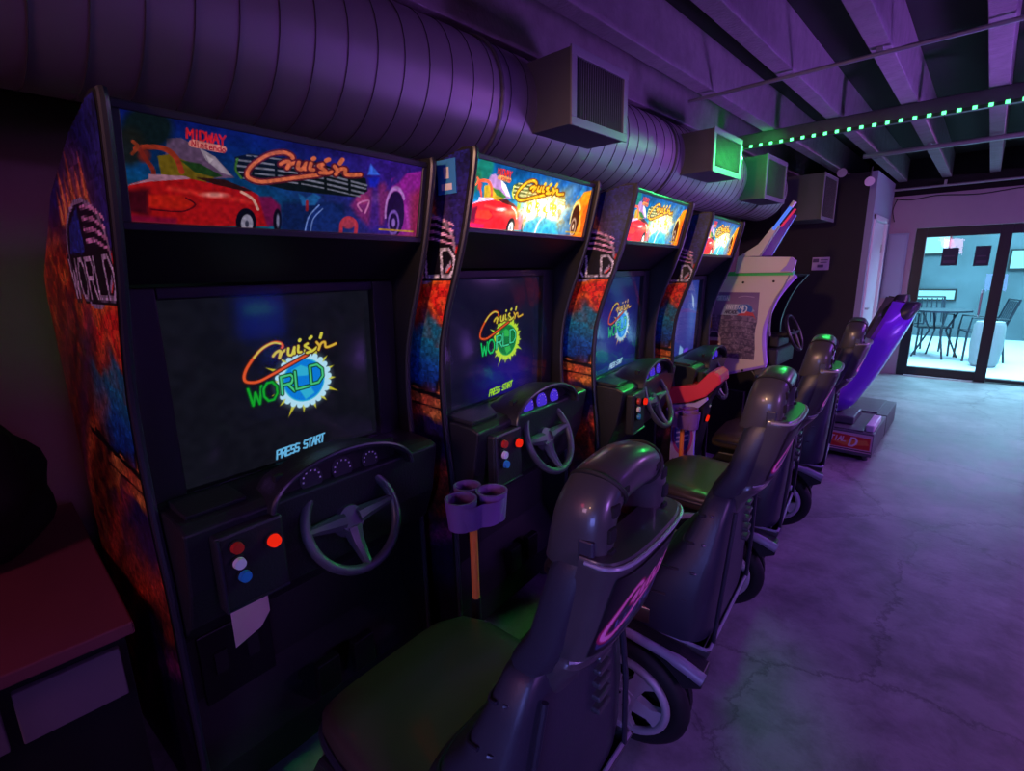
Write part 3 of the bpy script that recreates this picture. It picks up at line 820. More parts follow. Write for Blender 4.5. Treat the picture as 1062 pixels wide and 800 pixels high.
side_cv = side_canvas(300, 520)
SM = {}
def side_panel(parent, sgn):
    key = 'side%d' % sgn
    y_in = sgn*HW; y_out = sgn*(HW+.018)
    b = B()
    prof_s = catmull([(p[0], p[1]) for p in front], 4)
    prof = prof_s + [(DEEP, .05)] + TOPP
    prism_y(b, prof, min(y_in, y_out), max(y_in, y_out))
    sp = obj('side_panel', b, M['black'], parent)
    # edge moulding
    b = B(); tube(b, [(p[0]+.002, (y_in+y_out)/2, p[1]) for p in prof_s], .0085, 8)
    obj('edge_moulding', b, M['edge'], sp, smooth=True)
    yo = y_out + sgn*.0012
    def pos(U, V):
        z = .06+V*1.59; xf = np.vectorize(lambda q: xfront(q))(z[:, 0])[:, None]-.006
        xb = DEEP+.004
        return xb+U*(xf-xb), yo+0*U, z
    # resample the artwork onto the curved outline so it is not stretched
    w, h = 190, 340
    cv = Canvas(w, h)
    Uc, Vc = cv.U, cv.V; z = .06+Vc*1.59; xf = np.array([xfront(q) for q in z[:, 0]])[:, None]-.006
    x = DEEP+.004 + Uc*(xf-DEEP-.004)
    iu = np.clip(((x+.95)/.98*side_cv.w).astype(int), 0, side_cv.w-1); iv = np.clip(((z-.05)/1.61*side_cv.h).astype(int), 0, side_cv.h-1)
    cv.a = side_cv.a[iv, iu]
    if sgn not in SM:
        o = art_mesh('side_artwork', cv, pos, M['side_art'], sp, mask=z < np.interp(x, [q[0] for q in TOPP], [q[1] for q in TOPP])-.004); SM[sgn] = o.data
    else:
        o = bpy.data.objects.new('side_artwork', SM[sgn]); C.objects.link(o); o.parent = sp
    return sp

def button(parent, name, c, nrm, r, mat, ring=True, lab=None):
    b = B(); n = Vector(nrm).normalized()
    cyl(b, Vector(c), n, r*1.25, .006, 20, 1); cyl(b, Vector(c)+n*.006, n, r, .010, 20, 0, r2=r*.9)
    o = obj(name, b, [mat, M['blackmatte']], parent, smooth=True)
    if lab: o['label'] = lab
    return o

def cabinet(i, X, Y, th, dz, label):
    ct, st = math.cos(th), math.sin(th)
    root = empty('arcade_racing_cabinet', (X - HW*st, Y + HW*ct, dz), th, label, 'arcade machine', 'row of racing cabinets')
    L = side_panel(root, -1); Rr = side_panel(root, 1)
    # body (back, top, floor plinth)
    b = B(); box(b, DEEP+.001, DEEP+.02, -HW, HW, .05, 1.30); obj('back_panel', b, M['black'], root)
    b = B(); prism_y(b, [(x_, z_-.004) for x_, z_ in TOPP] + [(x_, z_-.018) for x_, z_ in TOPP[::-1]], -HW, HW); obj('top_panel', b, M['black'], root)
    b = B()
    for sx in (DEEP+.06, -.20):
        for sy in (-HW+.06, HW-.06):
            cyl(b, (sx, sy, -dz), (0, 0, 1), .022, .05+dz, 14)
    objs('leveling_foot', b, M['steel'], root)
    # marquee (leaning slightly back at the bottom)
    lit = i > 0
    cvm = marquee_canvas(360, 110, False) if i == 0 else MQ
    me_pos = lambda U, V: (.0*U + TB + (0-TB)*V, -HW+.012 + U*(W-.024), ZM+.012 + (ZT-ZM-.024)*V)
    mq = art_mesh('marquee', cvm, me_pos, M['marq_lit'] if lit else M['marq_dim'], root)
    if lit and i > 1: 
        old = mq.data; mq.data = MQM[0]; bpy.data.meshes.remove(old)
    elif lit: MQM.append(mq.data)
    b = B()
    mm = Matrix.Translation((TB, 0, ZM)) @ Matrix.Rotation(math.atan2(-TB, ZT-ZM), 4, 'Y')
    hh = math.hypot(TB, ZT-ZM)
    box(b, -.02, .008, -HW, HW, 0, .014, mat=mm); box(b, -.02, .008, -HW, HW, hh-.014, hh, mat=mm)
    box(b, -.02, .008, -HW, -HW+.014, .014, hh-.014, mat=mm); box(b, -.02, .008, HW-.014, HW, .014, hh-.014, mat=mm)
    obj('marquee_frame', b, plain('marquee_frame_%d' % i, (.03, .03, .04, 1), .35), root, bevel=.002)
    # slanted speaker panel beneath the marquee
    b = B(); prism_y(b, [(TB-.004, ZM), (-.172, 1.345), (-.182, 1.352), (-.06, ZM+.012)], -HW, HW)
    sp = obj('speaker_panel', b, M['black'], root)
    # monitor surround and glass
    zt, zb, xt, xb = 1.338, .862, -.190, -.206
    P = lambda y, t, off=0.: (xb + (xt-xb)*t + off, y, zb + (zt-zb)*t)
    b = B()
    def quadbox(y0, y1, t0, t1, o0, o1, mi=0):
        vs = [bv for bv in (P(y0,t0,o0),P(y0,t0,o1),P(y1,t0,o1),P(y1,t0,o0),P(y0,t1,o0),P(y0,t1,o1),P(y1,t1,o1),P(y1,t1,o0))]
        vs = [b.verts.new(v) for v in vs]
        for q in ((0,3,2,1),(4,5,6,7),(0,1,5,4),(1,2,6,5),(2,3,7,6),(3,0,4,7)): b.faces.new([vs[k] for k in q]).material_index = mi
    sw = .272; t0, t1 = .02, .945
    quadbox(-HW, -sw, 0, 1, -.03, .012); quadbox(sw, HW, 0, 1, -.03, .012); quadbox(-sw, sw, 0, t0, -.03, .012); quadbox(-sw, sw, t1, 1, -.03, .012)
    bz = obj('monitor_bezel', b, plain('bezel_%d' % i, (.010, .010, .012, 1), .5), root, bevel=.004)
    mode = 'abcd'[i]
    cvs = screen_canvas(260 if i == 0 else 170, 220 if i == 0 else 140, mode)
    def spos(U, V):
        t = t0+(t1-t0)*V; bul = -.012 + .016*(1-((U-.5)*2)**2)*(1-((V-.5)*2)**2)
        return (xb+(xt-xb)*t+bul, -sw+U*2*sw, zb+(zt-zb)*t)
    art_mesh('screen', cvs, spos, M['scr_a'], root)
    b = B(); quadbox(-HW+.004, HW-.004, -.0, 1.0, .018, .021); obj('monitor_glass', b, M['screenglass'], root)
    # dashboard
    yc = .028
    prof = [(-.30, .868), (-.215, .868), (-.12, .868), (-.045, .862), (-.018, .850), (-.020, .835), (-.045, .70), (-.085, .60), (-.17, .52), (-.30, .52)]
    b = B(); prism_y(b, prof, -HW+.001, HW-.001); dsh = obj('dashboard', b, M['dash'], root, bevel=.006)
    # shelf lines on the dash
    b = B(); prism_y(b, [(-.17, .866), (-.06, .862), (-.055, .874), (-.16, .880)], -HW+.02, -.20)
    obj('dash_ledge', b, M['dash'], dsh, bevel=.004)
    # instrument cowl: arched hood
    b = B()
    secs = []
    for x, R_, H_ in ((-.165, .17, .055), (-.10, .20, .092), (-.03, .205, .100), (.000, .205, .100)):
        out = []; zc = .835
        ang = [PI*k/20 for k in range(21)]
        out += [(x, yc+R_*math.cos(t), zc+H_*math.sin(t)*1.0) for t in ang]
        out += [(x, yc+(R_-.014)*math.cos(t), zc+(H_-.014)*math.sin(t)) for t in ang[::-1]]
        secs.append(out)
    loft(b, secs); cw = obj('instrument_cowl', b, M['dash'], root, smooth=True)
    b = B(); tube(b, [(.002, yc+.200*math.cos(t), .835+.096*math.sin(t)) for t in [PI*k/24 for k in range(25)]], .006, 8); obj('cowl_trim', b, M['edge'], cw, smooth=True)
    # gauges
    b = B(); box(b, -.05, -.035, yc-.17, yc+.17, .835, .905); gp = obj('gauge_panel', b, M['blackmatte'], root)
    for gy, gr in ((-.085, .030), (.0, .030), (.085, .026)):
        b = B(); cyl(b, (-.035, yc+gy, .872), (1, 0, .15), gr, .004, 24)
        obj('gauge', b, M['gauge'] if i else M['dash'], gp)
        b = B()
        for k in range(9):
            a = math.radians(220-k*32); box(b, -.0305, -.0295, yc+gy+math.cos(a)*gr*.75-.002, yc+gy+math.cos(a)*gr*.75+.002, .872+math.sin(a)*gr*.75-.002, .872+math.sin(a)*gr*.75+.002)
        obj('gauge_ticks', b, M['whitebtn'], gp)
    # steering wheel
    wc = Vector((-.055+.055, yc, .742)); tilt = math.radians(24)
    sw_root = bpy.data.objects.new('steering_wheel', None)
    rm = Matrix.Rotation(-tilt, 4, 'Y')
    def wp(r, a, off=0.): return rm @ Vector((off, r*math.cos(a), r*math.sin(a)))
    b = B(); tube(b, [wp(.128, 2*PI*k/40) for k in range(40)], .0125, 12, closed=True); 
    # spokes
    for a in (math.radians(5), math.radians(175), math.radians(270)):
        pts = [wp(.02, a, -.022), wp(.06, a, -.022), wp(.10, a, -.010), wp(.126, a, 0)]
        tube(b, pts, [.026, .020, .014, .012], 8, sx=1.)
    whl = obj('steering_wheel', b, M['wheelgrip'], root, smooth=True, loc=wc)
    b = B(); cyl(b, wp(0, 0, -.035), rm @ Vector((1, 0, 0)), .046, .028, 28, r2=.034); obj('wheel_hub', b, M['wheelgrip'], whl, smooth=True)
    b = B(); tube(b, [wp(0, 0, -.12), wp(0, 0, -.03)], .028, 16); obj('steering_column', b, M['blackmatte'], whl, smooth=True)
    # control plate with buttons left of the wheel
    b = B(); n = Vector((.94, 0, -.22)).normalized()
    box(b, -.026, .008, -HW+.045, -.155, .655, .832)
    prism = obj('button_console', b, M['dash'], root, bevel=.008)
    b = B(); tube(b, [(.010, -HW+.050, .828), (.010, -HW+.050, .660), (.010, -.160, .660)], .004, 6); obj('console_trim', b, M['edge'], prism)
    cb = .009
    button(prism, 'view_button', (cb, -.262, .800), (1, 0, 0), .013, M['redbtn_dim'], lab='dim red round button')
    button(prism, 'view_button', (cb, -.262, .764), (1, 0, 0), .013, M['whitebtn'], lab='white round button')
    button(prism, 'view_button', (cb, -.255, .730), (1, 0, 0), .013, M['bluebtn'], lab='blue round button')
    button(prism, 'start_button', (cb, -.185, .782), (1, 0, 0), .015, M['redbtn'], lab='glowing red start button')
    # lower body: knee tunnel and plinth
    b = B(); prism_y(b, [(DEEP+.03, .06), (-.14, .06), (-.14, .16), (-.24, .30), (-.24, .52), (DEEP+.03, .52)], -HW+.001, HW-.001); obj('lower_body', b, M['blackmatte'], root)
    b = B(); box(b, -.235, -.225, -.30, -.12, .22, .48); cd = obj('coin_door', b, M['black'], root, bevel=.004)
    b = B(); box(b, -.2255, -.215, -.27, -.24, .36, .42); box(b, -.2255, -.215, -.19, -.16, .36, .42); objs('coin_slot', b, M['blackmatte'], cd)
    b = B(); box(b, -.16, -.13, -.05, .02, .17, .27); box(b, -.16, -.13, .07, .14, .17, .27); objs('pedal', b, M['black'], root, bevel=.004)
    return root

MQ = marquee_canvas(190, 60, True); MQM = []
CABS = [(-1.0936, .2151, .073, -.003), (-1.0582, .9955, .1063, .023), (-1.0197, 1.778, .1312, .010), (-1.0664, 2.6143, .1251, -.029)]
LBL = ['nearest racing cabinet with dim marquee and blue globe title on screen, first from the left',
       'second racing cabinet from the left with bright marquee and green globe title on screen',
       'third racing cabinet from the left with bright marquee and blue screen',
       'fourth and farthest racing cabinet in the row, with pale blue screen, beside the cream machine']
cabs = []
for i, (X, Y, th, dz) in enumerate(CABS):
    cabs.append(cabinet(i, X, Y, th, dz, LBL[i]))

# paper note on the first cabinet's lower console, blue sticker on the second cabinet's side
def world_local(i, s, y, z):
    X, Y, th, dz = CABS[i]
    return Vector((X+math.cos(th)*s-math.sin(th)*(HW+y), Y+math.sin(th)*s+math.cos(th)*(HW+y), z))
b = B()
vs = [b.verts.new(p) for p in ((.0105, -.292, .572), (.0105, -.235, .590), (.0105, -.212, .618), (.0105, -.212, .660), (.0105, -.292, .660))]
b.faces.new(vs)
bmesh.ops.solidify(b, geom=b.faces[:], thickness=.0015)
nt_ = obj('taped_note', b, M['paper'], cabs[0]); nt_['label'] = 'pink paper note'
b = B(); box(b, -.115, -.045, -HW-.0225, -HW-.0195, 1.545, 1.635)
bs = obj('blue_sticker', b, plain('blue_sticker', (.03, .22, .55, 1), .5), cabs[1])
b = B(); box(b, -.10, -.06, -HW-.0235, -HW-.0224, 1.555, 1.572); box(b, -.09, -.07, -HW-.0235, -HW-.0224, 1.585, 1.615); obj('sticker_print', b, M['whitebtn'], bs)

# ================================================================== SEATS
def logo_canvas(w, h):
    c = Canvas(w, h, lambda U, V: (U*520, (1-V)*360)); c.px = 520./w
    c.a[:] = np.array((20, 18, 26))/255.
    c.poly([(10,250),(60,205),(500,150),(510,215),(430,290),(120,340),(20,330)], (60,64,110))
    c.poly([(22,256),(66,215),(490,165),(498,212),(424,278),(124,326),(32,318)], (24,22,46))
    for j, ch in enumerate('WORLD'):
        for st in FONT[ch]:
            c.stroke([(95+j*78+u*52, 305-j*9-v*70) for u, v in st], 12, (105,110,175), smooth=False)
    script_title(c, lambda x, y: (x+5, y-20), 24, (255,150,200), outline=(170,20,80))
    return c
LOGO = logo_canvas(90, 60)
M['seatlogo'] = printed('seat_logo_print', 0, rough=.4)

def make_seat():
    root = empty('racing_seat', (0, 0, 0), 0, 'seat', 'seat', 'seats of the racing cabinets')
    # base box with recessed tray behind the backrest
    b = B()
    prismprof = [(.16, .02), (.53, .02), (.555, .06), (.585, .14), (.598, .19), (.503, .19), (.503, .345), (.16, .345), (.12, .28), (.12, .08)]
    prism_y(b, prismprof, -.232, .232)
    obj('seat_base', b, M['dash'], root, bevel=.008)
    b = B(); t = .012
    prism_y(b, [(.600, .192), (.612, .192), (.668, .355), (.656, .355)], -.232, .232)
    prism_y(b, [(.505, .192), (.604, .192), (.660, .355), (.505, .355)], -.232, -.232+t)
    prism_y(b, [(.505, .192), (.604, .192), (.660, .355), (.505, .355)], .232-t, .232)
    tr = obj('rear_tray', b, M['shell'], root, bevel=.003)
    b = B(); box(b, .507, .598, -.218, .218, .192, .198); obj('tray_lining', b, M['greenbin'], tr)
    b = B(); tube(b, [(.51, -.227, .357), (.656, -.227, .357), (.662, -.220, .357), (.662, .220, .357), (.656, .227, .357), (.51, .227, .357)], .005, 8); objs('tray_rim', b, M['lip'], tr, smooth=True)
    # padded ledge and seat cushion
    b = B(); secs = []
    for x, hw, z0, z1 in ((.10,.14,.36,.385), (.115,.19,.35,.42), (.17,.22,.345,.455), (.25,.235,.345,.468), (.34,.24,.345,.455), (.44,.245,.345,.45), (.50,.24,.345,.45)):
        ring = []
        for k in range(28):
            tt = 2*PI*k/28; cc, ss = math.cos(tt), math.sin(tt)
            zc, rz = (z0+z1)/2, (z1-z0)/2
            yy = hw*math.copysign(abs(cc)**.45, cc); zz = zc+rz*math.copysign(abs(ss)**.6, ss)
            if ss > 0: zz -= .022*(1-(yy/hw)**2)*(x > .12)
            ring.append((x, yy, zz))
        secs.append(ring)
    loft(b, secs); cu = obj('seat_cushion', b, M['pan'], root, smooth=True)
    b = B()
    for sx in (-1, 1): tube(b, catmull([(.108, sx*.15, .385), (.16, sx*.215, .40), (.28, sx*.242, .405), (.45, sx*.245, .40)], 6), .008, 8)
    tube(b, [(.108, -.15, .385), (.100, 0, .385), (.108, .15, .385)], .008, 8)
    obj('cushion_piping', b, M['edge'], cu, smooth=True)
    # backrest
    b = B()
    lv = [(.36,.395,.655,.235),(.42,.425,.66,.237),(.47,.448,.66,.232),(.52,.47,.665,.222),(.60,.54,.668,.195),(.68,.575,.671,.165),(.745,.598,.677,.143),(.755,.61,.673,.130),(.77,.608,.690,.136),(.82,.640,.712,.130),(.88,.656,.728,.126),(.945,.674,.748,.122),(.965,.684,.754,.112)]
    loft(b, [rrect(x0, x1, hw, z, 36, 4.5) for z, x0, x1, hw in lv]); bk = obj('backrest', b, M['vinyl'], root, smooth=True)
    b = B()
    for z in (.47, .545, .62, .695):
        x0 = np.interp(z, [l[0] for l in lv], [l[1] for l in lv]); x1 = np.interp(z, [l[0] for l in lv], [l[2] for l in lv]); hw = np.interp(z, [l[0] for l in lv], [l[3] for l in lv])
        pts = [(p[0], p[1], p[2] + .012*math.sin((p[0]-x0)/(x1-x0)*PI)) for p in rrect(x0+.004, x1-.03, hw-.0005, z, 40, 4.5)]
        tube(b, pts[10:31], .0035, 6)
        tube(b, pts[31:]+pts[:10], .0035, 6)
    objs('backrest_seam', b, M['edge'], bk, smooth=True)
    # rear shell: D-shaped plan, flat top, carrying the title
    b = B()
    def Dring(z, xf, xr, hw):
        out = []
        for k in range(29):
            a = -PI/2+PI*k/28
            out.append((xf+(xr-xf)*abs(math.cos(a))**.45, hw*math.copysign(abs(math.sin(a))**.7, math.sin(a)), z))
        return out
    rs = [(.70,.655,.680,.09),(.735,.665,.695,.105),(.765,.670,.722,.112),(.785,.680,.738,.114),(.790,.682,.731,.111),(.800,.684,.734,.111),(.805,.690,.748,.115),(.86,.706,.766,.118),(.93,.722,.785,.120),(.965,.732,.795,.122),(.976,.734,.798,.123),(.982,.734,.794,.120)]
    loft(b, [Dring(z, a, r, h) for z, a, r, h in rs]); sh = obj('rear_shell', b, M['shell'], root, smooth=True)
    b = B(); tube(b, [(p[0]+.001, p[1]*1.0, p[2]) for p in Dring(.976, .742, .798, .121)], .0035, 8)
    tube(b, [(p[0]+.001, p[1]*1.0, p[2]) for p in Dring(.795, .675, .733, .112)[3:-3]], .003, 6); objs('shell_rim', b, M['lip'], sh, smooth=True)
    b = B()
    for k in range(5):
        z = .56+k*.028; box(b, .660, .684, .04, .085, z, z+.012)
    objs('shell_rib', b, M['shell'], sh, bevel=.004)
    def lpos(U, V):
        y = -.104+U*.208; z = .815+V*.142
        k = (z-.805)/(.965-.805); xr = .748+k*(.795-.748); xf = .690+k*(.732-.690); hw = .115+k*(.122-.115)
        sn = np.clip(np.abs(y/hw), 0, .999)**(1/.7); cs = np.sqrt(1-sn**2)
        return (xf+(xr-xf)*cs**.45+.0025, y, z)
    art_mesh('shell_logo', LOGO, lpos, M['seatlogo'], sh)
    # roll hoop: broad padded arch
    b = B()
    path = [(.722,-.086,.952),(.724,-.087,.990),(.726,-.082,1.030),(.727,-.060,1.056),(.728,-.03,1.063),(.728,0,1.065),(.728,.03,1.063),(.727,.060,1.056),(.726,.082,1.030),(.724,.087,.990),(.722,.086,.952)]
    path = catmull(path, 4)
    secs = []; n = len(path)
    for i, p in enumerate(path):
        a = Vector(path[min(i+1, n-1)]) - Vector(path[max(i-1, 0)]); a.normalize()
        u = Vector((1, 0, 0)); v = a.cross(u).normalized()
        d = abs(i/(n-1)-.5)*2
        wx = .040 + .010*max(0, (d-.35))/.65; wv = .028+.005*(1-d)
        off = -.010*max(0, (d-.35))/.65
        secs.append([tuple(Vector(p)+Vector((off, 0, 0))+u*wx*math.copysign(abs(math.cos(t))**.8, math.cos(t))+v*wv*math.copysign(abs(math.sin(t))**.8, math.sin(t))) for t in [2*PI*k/20 for k in range(20)]])
    loft(b, secs); hp = obj('roll_hoop', b, M['shell'], root, smooth=True)
    b = B()
    for q in (int(n*.30), int(n*.70)):
        c0 = Vector(path[q]); a = (Vector(path[q+1])-Vector(path[q-1])).normalized(); u = Vector((1, 0, 0)); v = a.cross(u).normalized()
        tube(b, [c0+u*.0415*math.cos(t)+v*.0330*math.sin(t) for t in [2*PI*k/24 for k in range(24)]], .004, 6, closed=True)
    objs('hoop_band', b, M['rubber'], hp, smooth=True)
    b = B()
    for sg in (-1, 1):
        for (y0, z0, ww, hh) in ((.080, 1.040, .010, .018), (.089, 1.008, .009, .022), (.088, .978, .008, .018), (.056, 1.060, .012, .012)):
            box(b, .755, .7685, sg*y0-ww, sg*y0+ww, z0-hh/2, z0+hh/2)
    objs('hoop_cutout', b, M['ventdark'], hp, bevel=.003)
    b = B()
    for sg in (-1, 1): box(b, .728, .752, sg*.112-.004, sg*.112+.004, .968, 1.004)
    objs('hoop_inset', b, plain('hoop_inset', (.04, .04, .06, 1), .3), hp, bevel=.003)
    # wheel ornaments on both flanks
    for sg in (-1,):
        y0 = sg*.236; y1 = sg*.300
        wx, wz = .455, .165
        # fender with arch
        b = B()
        arch = [(wx+.200*math.cos(a), wz+.190*math.sin(a)) for a in [math.radians(t) for t in range(34, 171, 8)]]
        outer = [(.668, .295), (.670, .335), (.60, .352), (.50, .366), (.42, .372), (.33, .362), (.24, .30), (.19, .22)]
        # triangulated strip between arch and outer outline
        prof = arch + outer[::-1]
        prism_y(b, prof, min(y0, y1), max(y0, y1)); fd = obj('fender', b, M['dash'], root, bevel=.003)
        b = B(); tube(b, catmull([(.672, y1, .325), (.60, y1, .350), (.50, y1, .366), (.42, y1, .374), (.33, y1, .364), (.24, y1, .303), (.19, y1, .215)], 5), [.017]*6+[.013]*25, 10)
        obj('fender_lip', b, M['lip'], fd, smooth=True)
        wr = B(); tube(wr, [(wx+.157*math.cos(2*PI*k/48), (y0+y1)/2+sg*.002, wz+.134*math.sin(2*PI*k/48)) for k in range(48)], .027, 10, closed=True)
        ty = obj('tyre', wr, M['rubber'], root, smooth=True)
        # rim with five spokes
        b = B(); yr = y1 - sg*.004
        sc = .92
        tube(b, [(wx+.126*math.cos(2*PI*k/40), yr, wz+.108*math.sin(2*PI*k/40)) for k in range(40)], .012, 10, closed=True)
        for k in range(5):
            a = math.radians(-90+72*k); ca, sa = math.cos(a), math.sin(a)
            pts = []
            for (r, hwid) in ((.010, .038), (.05, .026), (.085, .022), (.122, .042)):
                for s2 in (-1, 1):
                    pts.append((wx+(ca*r - sa*hwid*s2), wz+(sa*r+ca*hwid*s2)*.87, r))
            vt = []
            for (px, pz, r) in pts:
                dome = .014*(1-r/.13)
                vt.append((b.verts.new((px, yr+sg*(.004+dome), pz)), b.verts.new((px, yr-sg*.012, pz))))
            for q in range(0, 6, 2):
                A, Bq, Cq, D = vt[q], vt[q+1], vt[q+3], vt[q+2]
                b.faces.new((A[0], Bq[0], Cq[0], D[0])); b.faces.new((A[1], D[1], Cq[1], Bq[1]))
                b.faces.new((A[0], D[0], D[1], A[1])); b.faces.new((Bq[0], Bq[1], Cq[1], Cq[0]))
        cyl(b, (wx, yr-sg*.012, wz), (0, sg, 0), .036, .034, 24, r2=.028)
        rim = obj('wheel_rim', b, M['chrome'], ty, smooth=True)
        b = B()
        for k in range(5):
            a = math.radians(-54+72*k); cyl(b, (wx+.020*math.cos(a), yr+sg*.020, wz+.020*math.sin(a)), (0, sg, 0), .004, .005, 8)
        objs('lug_nut', b, M['blackmatte'], rim)
        b = B(); cyl(b, (wx, y0+.004, wz+.02), (0, sg, 0), .178, .022, 40); obj('wheel_well', b, M['blackmatte'], ty)
    # side rails running up the backrest
    b = B()
    for sg in (-1, 1): tube(b, [(.664, sg*.19, .36), (.674, sg*.165, .55), (.680, sg*.125, .72)], .006, 8)
    objs('back_rail', b, M['edge'], root, smooth=True)
    # floor tray linking the seat to its cabinet
    b = B(); box(b, -.02, .50, -.225, .225, .0, .018); obj('foot_tray', b, M['rubber'], root, bevel=.004)
    return root

def copy_tree(o, parent=None):
    c = o.copy(); C.objects.link(c); c.parent = parent
    for ch in list(o.children): copy_tree(ch, c)
    return c

SLBL = ['nearest black racing seat with padded roll hoop and pink title on its back',
        'second black racing seat from the camera, with wheel shaped ornament on its base',
        'third black racing seat from the camera, facing the third cabinet',
        'fourth and farthest black racing seat of the hooped kind, beside the red based seat']
SOFF = [.03, .0, -.085, -.065]; SZ = [.0, 0, 0, 0]
seat0 = make_seat(); seats = [seat0]
for i in range(1, 4): seats.append(copy_tree(seat0))
for i, s in enumerate(seats):
    X, Y, th, dz = CABS[i]
    p = world_local(i, SOFF[i], 0, 0); s.location = (p.x, p.y, 0); s.rotation_euler = (0, 0, th); s['label'] = SLBL[i]

# ================================================================== CUP HOLDERS
def cup_holder(x, y, rz, label, z=.745):
    r = empty('cup_holder_stand', (x, y, 0), rz, label, 'cup holder', 'cup holder stands')
    b = B()
    for (cx, cy, rr) in ((0, -.045, .045), (.035, .045, .045), (-.045, .030, .040)):
        n = 24
        for k in range(n):
            a0, a1 = 2*PI*k/n, 2*PI*(k+1)/n
            q = [(rr, 0, 1), (rr-.006, 0, 1)]
            P0 = [(cx+math.cos(a)*R2, cy+math.sin(a)*R2) for a in (a0, a1) for R2 in (rr, rr*.86)]
            o0, i0, o1, i1 = P0
            lo = z-.085
            vo0 = b.verts.new((o0[0], o0[1], z)); vo1 = b.verts.new((o1[0], o1[1], z)); vi0 = b.verts.new((i0[0], i0[1], z)); vi1 = b.verts.new((i1[0], i1[1], z))
            lo0 = b.verts.new((cx+(o0[0]-cx)*.82, cy+(o0[1]-cy)*.82, lo)); lo1 = b.verts.new((cx+(o1[0]-cx)*.82, cy+(o1[1]-cy)*.82, lo))
            li0 = b.verts.new((cx+(i0[0]-cx)*.82, cy+(i0[1]-cy)*.82, lo+.01)); li1 = b.verts.new((cx+(i1[0]-cx)*.82, cy+(i1[1]-cy)*.82, lo+.01))
            cl = b.verts.new((cx, cy, lo)); ci = b.verts.new((cx, cy, lo+.01))
            b.faces.new((vo0, vo1, vi1, vi0)); b.faces.new((vo0, lo0, lo1, vo1)); b.faces.new((vi0, vi1, li1, li0)); b.faces.new((lo0, cl, lo1)); b.faces.new((li0, li1, ci))
    bmesh.ops.remove_doubles(b, verts=b.verts[:], dist=1e-5)
    hull = []
    for zz, k in ((z-.084, .86), (z-.04, .97), (z-.012, 1.0), (z-.008, .97)):
        ring = []
        for q in range(40):
            a_ = 2*PI*q/40; d_ = (math.cos(a_), math.sin(a_))
            ext = max(cx*d_[0]+cy*d_[1]+rr for cx, cy, rr in ((0, -.045, .046), (.035, .045, .046), (-.045, .030, .041)))
            ring.append((0, 0, 0) if False else (d_[0]*ext*k*.93, d_[1]*ext*k*.93, zz))
        hull.append(ring)
    tops = [[(x_, y_, z_) for x_, y_, z_ in r_] for r_ in hull]
    loft(b, tops[:3], cap=False)
    obj('cup_tray', b, M['purple_plastic'], r, smooth=True)
    b = B(); cyl(b, (0, 0, z-.33), (0, 0, 1), .0115, .25, 14); obj('orange_pole', b, M['orange'], r, smooth=True)
    b = B(); cyl(b, (0, 0, .012), (0, 0, 1), .014, z-.342, 14); cyl(b, (0, 0, 0), (0, 0, 1), .055, .012, 24); obj('stand_foot', b, M['blackmatte'], r, smooth=True)
    return r
cup_holder(-.975, .868, .1, 'purple three cup holder on orange pole between the first and second cabinets', .755)
cup_holder(-1.08, 2.465, -1.3, 'dark purple cup holder on orange pole between the third and fourth cabinets', .63)

# ================================================================== RED TOPPED CONSOLE
def console(root):
    c = Canvas(60, 110, lambda U, V: (U, V*2)); c.px = 1/60
    c.a[:] = np.array((165, 140, 245))/255.
    c.ell(.5, 1.25, .42, .52, (160, 40, 150), ring=.10); c.ell(.5, 1.25, .36, .45, (60, 50, 190))
    for k in range(4):
        c.stroke([(.24, 1.02+k*.15), (.5, 1.08+k*.15), (.76, 1.16+k*.15)], .05, (190, 170, 255))
    c.stroke([(.5, .72), (.5, .10)], .05, (40, 40, 90), smooth=False)
    for z in (.48, .34, .22):
        c.stroke([(.12, z), (.45, z-.04)], .05, (40, 50, 90), smooth=False); c.stroke([(.55, z-.02), (.85, z+.04)], .05, (40, 50, 90), smooth=False)
    y0, y1 = -.392, -.366
    b = B(); prism_y(b, [(-.125, .24), (.005, .24), (.005, .64), (.060, .70), (.055, .715), (-.010, .675), (-.125, .65)], y0, y1)
    bd = obj('pale_console_side', b, plain('pale_laminate', (.50, .42, .90, 1), .45), root, bevel=.003)
    art_mesh('emblem_panel', c, lambda U, V: (-.121+U*.122, y0-.0015+0*U, .25+V*.375), printed('emblem_print', 0, .5), bd)
    b = B(); prism_y(b, [(-.11, .22), (-.020, .24), (.040, .66), (.115, .80), (.02, .80), (-.11, .66)], y1+.001, -.20); fp = obj('console_front', b, M['blackmatte'], root, bevel=.006)
    button(fp, 'coin_button', (.030, -.285, .575), (1, 0, -.2), .019, M['redbtn'], lab='glowing red coin button')
    b = B(); cyl(b, (.046, -.285, .645), (1, 0, -.2), .008, .006, 12); objs('coin_fitting', b, M['conduit'], fp)
    b = B(); box(b, -.004, .006, -.31, -.29, .47, .485); objs('coin_fitting', b, M['conduit'], fp)
    b = B(); secs = []
    for y in (y0, y0+.006, -.215, -.209):
        k = .93 if y in (y0, -.209) else 1
        secs.append([(-.03+(x+.03)*k, y, .72+(z-.72)*k) for x, z in ((-.150, .652), (-.035, .677), (.048, .717), (.122, .80), (.116, .840), (.089, .860), (.060, .85), (.0, .78), (-.150, .745))])
    loft(b, secs); obj('red_console_cover', b, M['redplastic'], root, bevel=.006)
console(cabs[3])

